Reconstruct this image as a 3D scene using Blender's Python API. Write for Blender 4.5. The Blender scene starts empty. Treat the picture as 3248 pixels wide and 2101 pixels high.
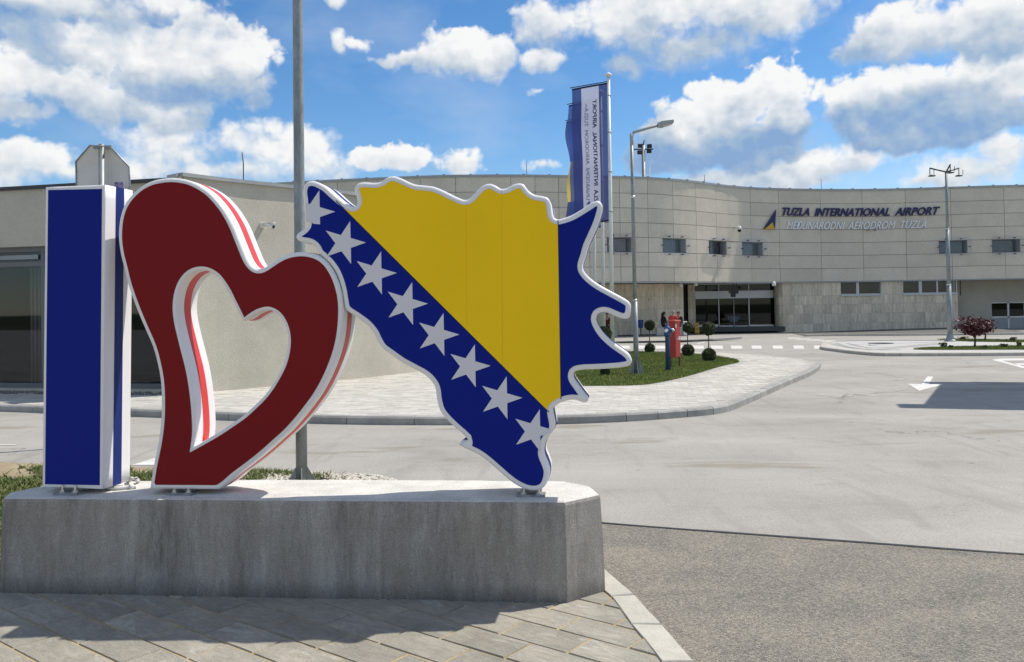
import bpy, bmesh, math, random
import numpy as np
from mathutils import Vector, Matrix, noise as mnoise
from mathutils.geometry import tessellate_polygon
random.seed(7)
S = bpy.context.scene
C = S.collection
R = math.radians

# ------------------------------------------------------------------ camera
F, V0, U0, CH = 2700.0, 927.0, 1624.0, 1.6        # focal length and principal point in photo pixels, eye height
TP, RHO = math.atan(.0178), .0158
_f = Vector((0, math.cos(TP), math.sin(TP))); _u = Vector((0, -math.sin(TP), math.cos(TP))); _r = Vector((1, 0, 0))
RIGHT = _r*math.cos(RHO) - _u*math.sin(RHO); UP = _u*math.cos(RHO) + _r*math.sin(RHO)
cam = bpy.data.cameras.new('camera'); co = bpy.data.objects.new('camera', cam); C.objects.link(co)
co.matrix_world = Matrix(((RIGHT.x, UP.x, -_f.x, 0), (RIGHT.y, UP.y, -_f.y, 0), (RIGHT.z, UP.z, -_f.z, CH), (0, 0, 0, 1)))
cam.sensor_fit = 'HORIZONTAL'; cam.sensor_width = 36; cam.lens = 36*F/3248
cam.shift_y = -(1050.5-V0)/3248; cam.clip_end = 5000; cam.clip_start = .05
S.camera = co
EYE = Vector((0, 0, CH))

def ray(u, v):
    return _f + RIGHT*((u-U0)/F) - UP*((v-V0)/F)
def zs(y):                                          # the road falls gently towards the terminal
    return -.009*max(0., min(y, 80.)-28.)
def Z(u, v, z):                                     # photo pixel -> point on the level plane z
    d = ray(u, v); return EYE + d*((z-CH)/d.z)
def G(u, v, dz=0.):                                 # photo pixel -> point on the ground (dz above its profile)
    d = ray(u, v); z = dz
    for _ in range(40):
        t = (z-CH)/d.z; z = dz + zs(t*d.y)
    return EYE + d*t
def P(u, v, Y):                                     # photo pixel -> point at depth Y
    d = ray(u, v); return EYE + d*(Y/d.y)
def vpx(p):
    q = p-EYE; return U0 + F*q.dot(RIGHT)/q.dot(_f), V0 - F*q.dot(UP)/q.dot(_f)

# ------------------------------------------------------------------ sun and sky
SUN = Vector((1, .47, 1.68)).normalized()
sd = bpy.data.lights.new('sun', 'SUN'); so = bpy.data.objects.new('sun', sd); C.objects.link(so)
sd.energy = 5.0; sd.angle = R(.53); sd.color = (1, .93, .82)
so.rotation_euler = SUN.to_track_quat('Z', 'Y').to_euler(); so.location = (30, 10, 60)
S.view_settings.view_transform = 'Standard'; S.view_settings.look = 'None'
S.view_settings.gamma = 1; S.view_settings.use_curve_mapping = False; S.view_settings.exposure = 0

class NT:                                           # small node helper
    def __init__(s, tree): s.t = tree
    def n(s, kind, **kw):
        o = s.t.nodes.new(kind)
        for k, v in kw.items(): setattr(o, k, v)
        return o
    def l(s, a, b): s.t.links.new(a, b)
    def put(s, sock, v):
        if isinstance(v, bpy.types.NodeSocket): s.l(v, sock)
        else: sock.default_value = v
    def m(s, op, a, b=0., c=0., clamp=False):
        o = s.n('ShaderNodeMath', operation=op, use_clamp=clamp)
        s.put(o.inputs[0], a); s.put(o.inputs[1], b); s.put(o.inputs[2], c); return o.outputs[0]
    def vm(s, op, a, b=(0, 0, 0), c=(0, 0, 0), out=0):
        o = s.n('ShaderNodeVectorMath', operation=op)
        s.put(o.inputs[0], a); s.put(o.inputs[1], b); s.put(o.inputs[2], c)
        return o.outputs['Value'] if op in ('LENGTH', 'DOT_PRODUCT', 'DISTANCE') else o.outputs[0]
    def noise(s, vec, scale, detail=4, rough=.5, dist=0., out='Fac'):
        o = s.n('ShaderNodeTexNoise'); s.put(o.inputs['Vector'], vec); s.put(o.inputs['Scale'], scale)
        o.inputs['Detail'].default_value = detail; o.inputs['Roughness'].default_value = rough; o.inputs['Distortion'].default_value = dist
        return o.outputs[out]
    def mix(s, f, a, b, mode='MIX'):
        o = s.n('ShaderNodeMix', data_type='RGBA', blend_type=mode)
        s.put(o.inputs[0], f); s.put(o.inputs[6], a if isinstance(a, bpy.types.NodeSocket) else (*a[:3], 1)); s.put(o.inputs[7], b if isinstance(b, bpy.types.NodeSocket) else (*b[:3], 1))
        return o.outputs[2]
    def rng(s, v, a, b, c=0., d=1., smooth=False):
        o = s.n('ShaderNodeMapRange'); o.interpolation_type = 'SMOOTHSTEP' if smooth else 'LINEAR'
        s.put(o.inputs[0], v)
        for i, x in enumerate((a, b, c, d)): s.put(o.inputs[i+1], x)
        return o.outputs[0]

def azel(u, v):
    d = ray(u, v).normalized(); return math.atan2(d.x, d.y), math.asin(d.z)
# cumulus clouds, far ones first: lobes (centre and half size in 2381-px-wide photo pixels), top, base, light at the base, light at the top, edge softness
CLOUDS = [
 ([(420,350,150,60),(560,330,70,50),(640,345,110,66),(745,365,75,68),(500,395,210,40),(330,395,90,40)], 265, 445, .66, 1.0, .9),
 ([(80,372,105,54),(20,395,60,42),(205,405,120,36)], 315, 440, .66, 1.0, .7),
 ([(852,370,36,26),(945,367,62,33),(1066,387,58,37)], 335, 420, .70, 1.0, .5), ([(1258,382,60,26)], 350, 410, .72, .98, .6),
 ([(1720,418,230,22),(1900,392,140,40),(1985,380,58,36),(1850,425,150,20)], 335, 440, .50, 1.0, .8),
 ([(2260,395,130,42),(2350,358,75,52),(2200,420,120,25)], 300, 450, .55, 1.0, .8),
 ([(90,190,130,60),(190,215,160,66),(320,240,130,55),(50,250,120,46),(400,285,90,40)], 130, 310, .36, 1.0, .6),
 ([(1800,200,92,68),(1690,250,110,62),(1600,310,90,82),(1720,340,150,52),(1830,280,62,80),(1530,372,70,45)], 150, 375, .02, 1.05, .4),
 ([(2000,240,95,70),(2130,220,110,64),(2290,215,140,84),(2200,290,170,46),(2040,300,70,60)], 140, 325, .06, 1.05, .45),
 ([(1050,125,105,54),(955,137,85,30),(1150,130,62,46),(890,142,50,18)], 65, 185, .42, 1.0, .55), ([(1262,145,52,33)], 110, 180, .6, 1.0, .7), ([(1252,215,28,16)], 195, 235, .75, .98, .8),
 ([(300,110,200,62),(450,140,160,88),(550,190,75,62),(590,230,38,22),(380,205,140,42)], 60, 245, .12, 1.0, .5),
 ([(2150,72,190,64),(2335,50,130,84),(2000,112,62,40)], -5, 150, .20, 1.0, .55),
 ([(1480,45,270,92),(1300,50,100,52),(1800,25,170,72),(1620,110,230,56),(1450,150,80,30)], -70, 175, .22, .92, .7),
 ([(170,25,300,58),(400,12,95,40),(60,60,120,40)], -70, 85, .18, .85, .8),
 ([(797,110,32,46),(835,104,34,20)], 65, 165, .6, 1.0, .8), ([(780,2,26,18)], -20, 20, .7, 1., .8)]
K = 3248/2381
W = bpy.data.worlds.new('World'); S.world = W; W.use_nodes = True
W.node_tree.nodes.clear(); w = NT(W.node_tree)
def noise2(q, vec, scale, detail, rough, out='Fac'):
    o = q.n('ShaderNodeTexNoise', noise_dimensions='2D'); q.put(o.inputs['Vector'], vec); o.inputs['Scale'].default_value = scale
    o.inputs['Detail'].default_value = detail; o.inputs['Roughness'].default_value = rough; return o.outputs[out]
tc = w.n('ShaderNodeTexCoord'); sx = w.n('ShaderNodeSeparateXYZ'); w.l(w.vm('NORMALIZE', tc.outputs['Generated']), sx.inputs[0])
az = w.m('ARCTAN2', sx.outputs[0], sx.outputs[1]); el = w.m('ARCSINE', sx.outputs[2])
cx = w.n('ShaderNodeCombineXYZ'); w.l(az, cx.inputs[0]); w.l(el, cx.inputs[1]); pvec = cx.outputs[0]
pn = w.vm('MULTIPLY_ADD', w.vm('SUBTRACT', noise2(w, pvec, 70., 2, .5, 'Color'), (.5, .5, .5)), (.010, .010, 0), pvec)
def billow(vec):
    n1 = noise2(w, w.vm('MULTIPLY', vec, (1, 1.3, 1)), 15., 8, .58)
    vo = w.n('ShaderNodeTexVoronoi', voronoi_dimensions='2D'); w.l(vec, vo.inputs['Vector'])
    vo.inputs['Scale'].default_value = 27.; vo.inputs['Detail'].default_value = 2.; vo.inputs['Roughness'].default_value = .55; vo.inputs['Lacunarity'].default_value = 2.2
    return w.m('ADD', w.m('MULTIPLY', w.m('SUBTRACT', n1, .5), 1.9), w.m('MULTIPLY', w.m('SUBTRACT', .40, vo.outputs['Distance']), .8))
N0 = billow(pn); N1 = billow(w.vm('ADD', pn, (.005, .012, 0)))
emb = w.m('MULTIPLY', w.m('SUBTRACT', N0, N1), .27)
mid = w.m('MULTIPLY', w.m('SUBTRACT', noise2(w, pvec, 9., 2, .5), .5), 2.2)
pwp = w.vm('MULTIPLY_ADD', w.vm('SUBTRACT', noise2(w, pvec, 24., 3, .55, 'Color'), (.5, .5, .5)), (.030, .022, 0), pvec)
big = w.m('MULTIPLY', w.m('SUBTRACT', noise2(w, w.vm('MULTIPLY', pvec, (1, 1.5, 1)), 11., 3, .5), .5), 1.1)
sky = w.n('ShaderNodeTexSky', sky_type='NISHITA'); sky.sun_disc = False
sky.sun_elevation = math.asin(SUN.z); sky.sun_rotation = math.atan2(SUN.x, SUN.y)
sky.air_density = 1.0; sky.dust_density = .15; sky.ozone_density = 4.0; sky.altitude = 240
hs = w.n('ShaderNodeHueSaturation'); hs.inputs['Saturation'].default_value = 1.22; hs.inputs['Value'].default_value = 1.32
w.l(sky.outputs[0], hs.inputs['Color'])
SKY = .1
def shade(lit):
    ramp = w.n('ShaderNodeValToRGB'); w.l(lit, ramp.inputs[0]); r_ = ramp.color_ramp
    r_.elements[0].position = 0.; r_.elements[0].color = (.25, .40, .65, 1); r_.elements[1].position = 1.; r_.elements[1].color = (.96, .96, .95, 1)
    for p_, c_ in ((.22, (.37, .50, .67)), (.45, (.53, .61, .71)), (.70, (.75, .79, .83))): e_ = r_.elements.new(p_); e_.color = (*c_, 1)
    o = w.vm('SCALE', ramp.outputs[0]); o.node.inputs['Scale'].default_value = 1/SKY; return o
# thin veil of high cloud
veil = w.rng(noise2(w, w.vm('MULTIPLY', pvec, (1, 2.2, 1)), 5., 4, .55), .45, .75, 0, .22)
col = w.mix(veil, hs.outputs[0], (7.2, 7.8, 8.6))
# broken cumulus over the rest of the sky, same kind of cloud as in view
far = w.m('MAXIMUM', w.rng(w.m('ABSOLUTE', az), .60, .72), w.rng(el, .36, .48))
gen = w.m('ADD', w.m('MULTIPLY', w.m('SUBTRACT', noise2(w, w.vm('MULTIPLY', pvec, (1, 1.6, 1)), 3.0, 2, .5), .46), 5.), w.m('MULTIPLY', N0, .6))
ga = w.m('MULTIPLY', w.m('MULTIPLY', w.rng(gen, -.05, .6, smooth=True), far), w.rng(el, 0., .06))
col = w.mix(ga, col, shade(w.m('ADD', w.rng(gen, 0., 2.2, 1., .35), emb, clamp=True)))
for lobes, top, base, lo, hi, soft in CLOUDS:
    acc = None
    for (x, y, rx, ry) in lobes:
        a, e = azel(x*K, y*K); sa, se = 1/(rx*K*1.20/F), 1/(ry*K*1.20/F)
        ln = w.vm('LENGTH', w.vm('MULTIPLY_ADD', pwp, (sa, se, 0), (-a*sa, -e*se, 0)))
        acc = ln if acc is None else w.m('SMOOTH_MIN', acc, ln, .3)
    cxm = sum(l[0] for l in lobes)/len(lobes)*K; et, eb = azel(cxm, top*K)[1], azel(cxm, base*K)[1]
    d = w.m('SUBTRACT', 1.05, acc)
    hh_ = w.rng(el, eb, et, 0., 1.)
    dens = w.m('MULTIPLY_ADD', N0, .95, w.m('MULTIPLY_ADD', d, 2.1, mid))
    al = w.rng(dens, 0., w.m('MULTIPLY', w.m('SUBTRACT', 1.8, hh_), soft*1.15), smooth=True)
    h = w.m('ADD', hh_, big)
    lit = w.m('ADD', w.m('ADD', w.rng(h, .12, .80, lo, hi, smooth=True), emb), w.rng(dens, 0., .9, .22, 0.), clamp=True)
    col = w.mix(w.m('MULTIPLY', al, .97), col, shade(lit))
bg = w.n('ShaderNodeBackground'); w.l(col, bg.inputs[0]); bg.inputs[1].default_value = SKY
wo = w.n('ShaderNodeOutputWorld'); w.l(bg.outputs[0], wo.inputs[0])
W.cycles.sampling_method = 'MANUAL'; W.cycles.sample_map_resolution = 512

# ------------------------------------------------------------------ mesh helpers
class MB:
    def __init__(s): s.v = []; s.f = []; s.sm = []
    def add(s, vs, fs, smooth=False):
        b = len(s.v); s.v += [tuple(x) for x in vs]; s.f += [tuple(b+i for i in f) for f in fs]; s.sm += [smooth]*len(fs); return s
    def box(s, c, d, rz=0., bev=0.):
        hx, hy, hz = d[0]/2, d[1]/2, d[2]/2; cs, sn = math.cos(rz), math.sin(rz)
        def T(x, y, z): return (c[0]+x*cs-y*sn, c[1]+x*sn+y*cs, c[2]+z)
        if bev <= 0:
            vs = [T(a*hx, b*hy, e*hz) for e in (-1, 1) for a, b in ((-1,-1),(1,-1),(1,1),(-1,1))]
            return s.add(vs, [(3,2,1,0),(4,5,6,7),(0,1,5,4),(1,2,6,5),(2,3,7,6),(3,0,4,7)])
        vs = []
        for z, k in ((-hz, 0), (hz-bev, 0), (hz, bev)):
            x, y = hx-k, hy-k
            b = bev if k == 0 else bev
            vs += [T(*p, z) for p in ((-x, -y+b), (-x+b, -y), (x-b, -y), (x, -y+b), (x, y-b), (x-b, y), (-x+b, y), (-x, y-b))]
        fs = [tuple(range(7, -1, -1)), tuple(range(16, 24))]
        for k in (0, 8):
            fs += [(k+i, k+(i+1) % 8, k+8+(i+1) % 8, k+8+i) for i in range(8)]
        return s.add(vs, fs)
    def tube(s, pts, rad, n=10, cap=True, smooth=True):
        pts = [Vector(p) for p in pts]; rs = rad if isinstance(rad, (list, tuple)) else [rad]*len(pts)
        vs = []; fs = []; ref = None
        for i, p in enumerate(pts):
            t = (pts[min(i+1, len(pts)-1)]-pts[max(i-1, 0)]).normalized()
            if ref is None: ref = Vector((1, 0, 0)) if abs(t.x) < .9 else Vector((0, 1, 0))
            a = (ref - t*ref.dot(t)).normalized(); b = t.cross(a); ref = a
            vs += [p+(a*math.cos(k*2*math.pi/n)+b*math.sin(k*2*math.pi/n))*rs[i] for k in range(n)]
        for i in range(len(pts)-1):
            fs += [(i*n+k, i*n+(k+1) % n, (i+1)*n+(k+1) % n, (i+1)*n+k) for k in range(n)]
        s.add(vs, fs, smooth)
        if cap:
            b = len(s.v)-len(vs); s.f += [tuple(b+k for k in range(n-1, -1, -1)), tuple(b+(len(pts)-1)*n+k for k in range(n))]; s.sm += [False, False]
        return s
    def lathe(s, c, prof, n=16, smooth=True, axis='Z'):
        vs = []; fs = []
        for r, z in prof:
            for k in range(n):
                a = k*2*math.pi/n; x, y = r*math.cos(a), r*math.sin(a)
                q = (x, y, z) if axis == 'Z' else ((x, -z, y) if axis == 'Y' else (z, x, y))
                vs.append((c[0]+q[0], c[1]+q[1], c[2]+q[2]))
        m = len(prof)
        for i in range(m-1): fs += [(i*n+k, i*n+(k+1) % n, (i+1)*n+(k+1) % n, (i+1)*n+k) for k in range(n)]
        s.add(vs, fs, smooth); b = len(s.v)-len(vs)
        s.f += [tuple(b+k for k in range(n-1, -1, -1)), tuple(b+(m-1)*n+k for k in range(n))]; s.sm += [False, False]
        return s
    def prism(s, poly, fn, a, b, holes=(), caps=(1, 1)):
        """poly and holes are 2D loops; fn(x, y, h) -> 3D; solid between heights a and b"""
        loops = [list(poly)]+[list(h) for h in holes]
        flat = [p for l in loops for p in l]
        tri = tessellate_polygon([[Vector((p[0], p[1], 0)) for p in l] for l in loops])
        n = len(flat); vs = [fn(p[0], p[1], a) for p in flat]+[fn(p[0], p[1], b) for p in flat]
        fs = []
        if caps[0]: fs += [tuple(t) for t in tri]
        if caps[1]: fs += [tuple(n+i for i in t) for t in tri]
        o = 0
        for l in loops:
            m = len(l); fs += [(o+i, o+(i+1) % m, n+o+(i+1) % m, n+o+i) for i in range(m)]; o += m
        return s.add(vs, fs)
    def sheet(s, pts):
        tri = tessellate_polygon([[Vector((p[0], p[1], 0)) for p in pts]])
        fs = []
        for t in tri:
            a, b, c = [Vector(pts[i]) for i in t]
            fs.append(tuple(t) if (b-a).cross(c-a).z > 0 else tuple(reversed(t)))
        return s.add(pts, fs)
    def mesh(s, name):
        me = bpy.data.meshes.new(name); me.from_pydata(s.v, [], s.f)
        me.polygons.foreach_set('use_smooth', s.sm); me.update(); return me
    def build(s, name, m, parent=None, fix=True, loc=None):
        me = s.mesh(name)
        if fix:
            bm = bmesh.new(); bm.from_mesh(me); bmesh.ops.recalc_face_normals(bm, faces=bm.faces); bm.to_mesh(me); bm.free()
        me.materials.append(m); return link(name, me, parent, loc)
def link(name, me, parent=None, loc=None):
    o = bpy.data.objects.new(name, me); C.objects.link(o)
    if parent: o.parent = parent
    if loc is not None:
        o.location = loc
    return o
def tag(o, label=None, cat=None, group=None, kind=None):
    for k, v in (('label', label), ('category', cat), ('group', group), ('kind', kind)):
        if v: o[k] = v
    return o
def thing(name, loc, label, cat, rz=0., group=None):
    o = bpy.data.objects.new(name, None); C.objects.link(o); o.location = loc; o.rotation_euler.z = rz; o.empty_display_size = .1
    return tag(o, label, cat, group)
def copy_tree(o, parent=None):
    c = o.copy(); C.objects.link(c)
    if parent: c.parent = parent
    for ch in list(o.children): copy_tree(ch, c)
    return c
def blade_mesh(name, V_, F_):                        # big triangle meshes straight from numpy
    me = bpy.data.meshes.new(name); n = len(F_)
    me.vertices.add(len(V_)); me.vertices.foreach_set('co', V_.astype(np.float32).ravel())
    me.loops.add(n*3); me.loops.foreach_set('vertex_index', F_.astype(np.int32).ravel())
    me.polygons.add(n); me.polygons.foreach_set('loop_start', np.arange(0, n*3, 3, dtype=np.int32))
    me.update(calc_edges=True); return me

# 2D curve helpers
def smooth_loop(pts, step=.012, closed=True, corners=()):
    """Catmull-Rom through pts, resampled; indices in corners stay sharp"""
    n = len(pts); out = []
    for i in range(n if closed else n-1):
        p1, p2 = Vector(pts[i]), Vector(pts[(i+1) % n])
        p0 = Vector(pts[i-1]) if i not in corners and (closed or i > 0) else p1*2-p2
        p3 = Vector(pts[(i+2) % n]) if (i+1) % n not in corners and (closed or i+2 < n) else p2*2-p1
        m = max(1, int((p2-p1).length/step+.5))
        for k in range(m):
            t = k/m
            out.append(.5*((2*p1)+(p2-p0)*t+(2*p0-5*p1+4*p2-p3)*t*t+(3*p1-p0-3*p2+p3)*t**3))
    if not closed: out.append(Vector(pts[-1]))
    return out
def area(l): return .5*sum(l[i-1][0]*l[i][1]-l[i][0]*l[i-1][1] for i in range(len(l)))
def normals(l):                                      # inward normals of a counter-clockwise loop
    n = len(l); out = []
    for i in range(n):
        t = (Vector(l[(i+1) % n])-Vector(l[i-1])).normalized(); out.append(Vector((-t.y, t.x)))
    return out
def offset(l, d, clean=True):
    """move a CCW loop inwards by d; drop points that come too close to the source"""
    q = [Vector(p)+nn*d for p, nn in zip(l, normals(l))]
    if not clean: return q
    A = np.array([p[:2] for p in l]); B = np.roll(A, -1, 0); E = B-A; L2 = (E**2).sum(1)+1e-12
    out = []
    for p in q:
        w_ = np.array(p[:2])-A; t = np.clip((w_*E).sum(1)/L2, 0, 1)
        if np.sqrt((((w_-E*t[:, None])**2).sum(1)).min()) > abs(d)*.965: out.append(p)
    return out
def clip(poly, a, b, c):                             # keep a*x+b*y+c >= 0
    out = []
    for i in range(len(poly)):
        p, q_ = Vector(poly[i-1]), Vector(poly[i]); dp, dq = a*p.x+b*p.y+c, a*q_.x+b*q_.y+c
        if (dp >= 0) != (dq >= 0): out.append(p+(q_-p)*(dp/(dp-dq)))
        if dq >= 0: out.append(q_)
    return out
def line_clip(poly, p, q_, side):
    d = Vector(q_)-Vector(p); a, b = -d.y*side, d.x*side; return clip(poly, a, b, -(a*p[0]+b*p[1]))

# ------------------------------------------------------------------ materials
MATS = {}
def mat(name, col, rough=.7, var=0., vs=4., bump=0., bs=60., metal=0., col2=None, spec=.5, rnd=0., fine=0., fs=150., stretch=(1, 1, 1), bdist=.004, coat=0., world=False):
    if name in MATS: return MATS[name]
    m = bpy.data.materials.new(name); m.use_nodes = True; t = NT(m.node_tree)
    b = m.node_tree.nodes['Principled BSDF']; b.inputs['Roughness'].default_value = rough; b.inputs['Metallic'].default_value = metal
    b.inputs['Specular IOR Level'].default_value = spec; b.inputs['Coat Weight'].default_value = coat
    if world: vec = t.n('ShaderNodeNewGeometry').outputs['Position']
    else:
        vec = t.n('ShaderNodeTexCoord').outputs['Object']
    oi = t.n('ShaderNodeObjectInfo')
    vec = t.vm('MULTIPLY_ADD', vec, stretch, (0, 0, 0))
    if rnd and not world:
        cmb = t.n('ShaderNodeCombineXYZ'); k = t.m('MULTIPLY', oi.outputs['Random'], 40.)
        for i in range(3): t.l(k, cmb.inputs[i])
        vec = t.vm('ADD', vec, cmb.outputs[0])
    c = (*col, 1); sock = None
    if var or col2:
        n = t.noise(vec, vs, 6, .6)
        dark = tuple(x*(1-var) for x in col) if not col2 else col2
        light = tuple(min(1, x*(1+var)) for x in col) if not col2 else col
        sock = t.mix(t.rng(n, .32, .68), dark, light)
    if fine:
        n = t.noise(vec, fs, 3, .6)
        fac = t.rng(n, .3, .7, 1-fine, 1+fine)
        sc = t.vm('SCALE', sock if sock else c[:3]); t.l(fac, sc.node.inputs['Scale']); sock = sc
    if rnd:
        fac = t.rng(oi.outputs['Random'], 0, 1, 1-rnd, 1+rnd)
        sc = t.vm('SCALE', sock if sock else c[:3]); t.l(fac, sc.node.inputs['Scale']); sock = sc
    if sock: t.l(sock, b.inputs['Base Color'])
    else: b.inputs['Base Color'].default_value = c
    if bump:
        bn = t.n('ShaderNodeBump'); bn.inputs['Strength'].default_value = bump; bn.inputs['Distance'].default_value = bdist
        t.l(t.noise(vec, bs, 5, .6), bn.inputs['Height']); t.l(bn.outputs[0], b.inputs['Normal'])
    MATS[name] = m; return m
def glass(name, tint=(.02, .025, .03), refl=.12, clear=.6, rough=.02):
    m = bpy.data.materials.new(name); m.use_nodes = True; t = NT(m.node_tree); m.node_tree.nodes.clear()
    tr = t.n('ShaderNodeBsdfTransparent'); tr.inputs[0].default_value = (clear, clear, clear*1.02, 1)
    gl = t.n('ShaderNodeBsdfGlossy'); gl.inputs[0].default_value = (.9, .95, 1, 1); gl.inputs['Roughness'].default_value = rough
    fr = t.n('ShaderNodeFresnel'); t.l(t.rng(t.n('ShaderNodeNewGeometry').outputs['Backfacing'], 0, 1, 1.5, 1/1.5), fr.inputs[0])
    mx = t.n('ShaderNodeMixShader'); t.l(t.m('ADD', t.m('MULTIPLY', fr.outputs[0], .7), refl-.028, clamp=True), mx.inputs[0])
    t.l(tr.outputs[0], mx.inputs[1]); t.l(gl.outputs[0], mx.inputs[2])
    o = t.n('ShaderNodeOutputMaterial'); t.l(mx.outputs[0], o.inputs[0]); return m

WHITE = mat('white_acrylic', (.78, .78, .80), .35, var=.02, vs=3, spec=.5)
BLUE = mat('blue_vinyl', (.003, .014, .225), .5, fine=.05, fs=400, spec=.12)
RED = mat('red_vinyl', (.20, .010, .013), .55, fine=.06, fs=400, spec=.12)
REDBAND = mat('red_band', (.60, .045, .04), .4)
BLUEBAND = mat('blue_band', (.012, .028, .17), .5, spec=.2)
YEL = mat('yellow_vinyl', (.95, .62, .014), .55, var=.035, vs=1.5, fine=.03, fs=300, spec=.08)
STARW = mat('star_vinyl', (.68, .68, .74), .5, spec=.2)
STEEL = mat('galvanised_steel', (.25, .275, .285), .5, var=.25, vs=9, metal=.35, fine=.12, fs=60, stretch=(1, 1, .35))
ZINC = mat('zinc_plate', (.30, .31, .32), .5, var=.3, vs=18, metal=.6)
BOLT = mat('bright_bolt', (.65, .65, .63), .3, metal=.9)
DARKM = mat('dark_metal', (.035, .037, .04), .5)
BLACK = mat('black_plastic', (.012, .012, .013), .5)
GREYP = mat('grey_paint', (.33, .35, .36), .5, var=.06, vs=6)
WPAINT = mat('white_paint', (.72, .72, .70), .45, var=.05, vs=5)
ALU = mat('aluminium_frame', (.50, .51, .52), .4, metal=.3)
FRAMEG = mat('grey_window_frame', (.13, .135, .14), .5)
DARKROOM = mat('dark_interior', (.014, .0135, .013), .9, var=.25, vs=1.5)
ROADM = None

def ground_mat(name, cols, rough, scales, speck=None, bump=.3, bs=90, bdist=.006, streak=None, stain=None):
    """cols: low, mid, high colours; two scales of mottling, optional speckle of stones"""
    m = bpy.data.materials.new(name); m.use_nodes = True; t = NT(m.node_tree); b = m.node_tree.nodes['Principled BSDF']
    b.inputs['Roughness'].default_value = rough; b.inputs['Specular IOR Level'].default_value = .25
    pos = t.n('ShaderNodeNewGeometry').outputs['Position']
    n1 = t.noise(t.vm('MULTIPLY', pos, (1, 1.6, 1)), scales[0], 6, .62, .3); n2 = t.noise(pos, scales[1], 4, .6); n3 = t.noise(pos, scales[2], 3, .65)
    c = t.mix(t.rng(n1, .33, .67), cols[0], cols[2])
    c = t.mix(t.rng(n2, .35, .65, 0, .6), c, cols[1])
    sc = t.vm('SCALE', c); t.l(t.rng(n3, .3, .7, .82, 1.18), sc.node.inputs['Scale']); c = sc
    if streak:
        n4 = t.noise(t.vm('MULTIPLY', pos, streak[0]), streak[1], 4, .6, .6)
        c = t.mix(t.rng(n4, .55, .75, 0, streak[3]), c, streak[2])
    if stain:
        n5 = t.noise(t.vm('MULTIPLY', pos, (.45, 1.5, 1)), stain[0], 5, .55, .4)
        c = t.mix(t.rng(n5, stain[1], stain[1]+.06, 0, stain[3]), c, stain[2])
    h = n3
    if stain:
        n6 = t.noise(pos, 1.1, 6, .7, 1.5); c = t.mix(t.rng(n6, .56, .70, 0, .42), c, (.20, .19, .165))
        n7 = t.noise(t.vm('MULTIPLY', pos, (2.2, .35, 1)), 1.3, 5, .6, .8); c = t.mix(t.rng(n7, .55, .70, 0, .42), c, (.22, .21, .195))
        cr_ = t.n('ShaderNodeTexVoronoi', feature='DISTANCE_TO_EDGE'); t.l(t.vm('MULTIPLY_ADD', t.vm('SUBTRACT', t.noise(pos, 1.6, 4, .6, out='Color'), (.5, .5, .5)), (1.6, 1.6, 0), pos), cr_.inputs['Vector']); cr_.inputs['Scale'].default_value = .16
        gate = t.rng(t.noise(pos, .22, 2, .5), .52, .60)
        c = t.mix(t.m('MULTIPLY', t.rng(cr_.outputs['Distance'], 0., .004, .75, 0.), gate), c, (.07, .065, .06))
        sp_ = t.n('ShaderNodeTexVoronoi'); t.l(pos, sp_.inputs['Vector']); sp_.inputs['Scale'].default_value = 1.1; sp_.inputs['Randomness'].default_value = 1.
        c = t.mix(t.rng(sp_.outputs['Distance'], .018, .05, .6, 0.), c, (.12, .11, .09))
    if speck:
        vo = t.n('ShaderNodeTexVoronoi'); t.l(pos, vo.inputs['Vector']); vo.inputs['Scale'].default_value = speck[0]
        hsx = t.n('ShaderNodeSeparateColor'); t.l(vo.outputs['Color'], hsx.inputs[0])
        c = t.mix(t.rng(hsx.outputs[0], .45, 1., 0, speck[3]), c, speck[1]); c = t.mix(t.rng(hsx.outputs[1], .55, 1., 0, speck[3]), c, speck[2])
        h = t.m('ADD', t.m('MULTIPLY', n3, .5), t.m('SUBTRACT', .6, vo.outputs['Distance']))
    t.l(c, b.inputs['Base Color'])
    bn = t.n('ShaderNodeBump'); bn.inputs['Strength'].default_value = bump; bn.inputs['Distance'].default_value = bdist
    t.l(h, bn.inputs['Height']); t.l(bn.outputs[0], b.inputs['Normal']); return m
ROAD = ground_mat('worn_pale_asphalt', [(.26, .248, .228), (.325, .312, .288), (.38, .366, .338)], .9, (.35, 1.9, 60), bump=.35, bs=90, streak=((.25, 1.2, 1), .8, (.40, .385, .35), .55), stain=(.9, .60, (.21, .185, .14), .6))
APRON = ground_mat('coarse_asphalt', [(.14, .134, .122), (.215, .20, .175), (.305, .275, .225)], .92, (1.3, 5., 75), speck=(135, (.46, .42, .34), (.075, .073, .07), .7), bump=.65, bdist=.012)
SOIL = ground_mat('dry_soil', [(.20, .155, .095), (.30, .245, .16), (.38, .32, .22)], .95, (2., 9., 60), bump=.5, bdist=.01)
LAWN = ground_mat('lawn_soil', [(.06, .085, .02), (.085, .115, .028), (.11, .14, .04)], .95, (1.2, 7., 50), bump=.6, bdist=.015)
PAVE = mat('grey_paver', (.45, .435, .40), .85, var=.14, vs=6, rnd=.10, fine=.10, fs=110, bump=.35, bs=70, bdist=.003, col2=None)
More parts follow.
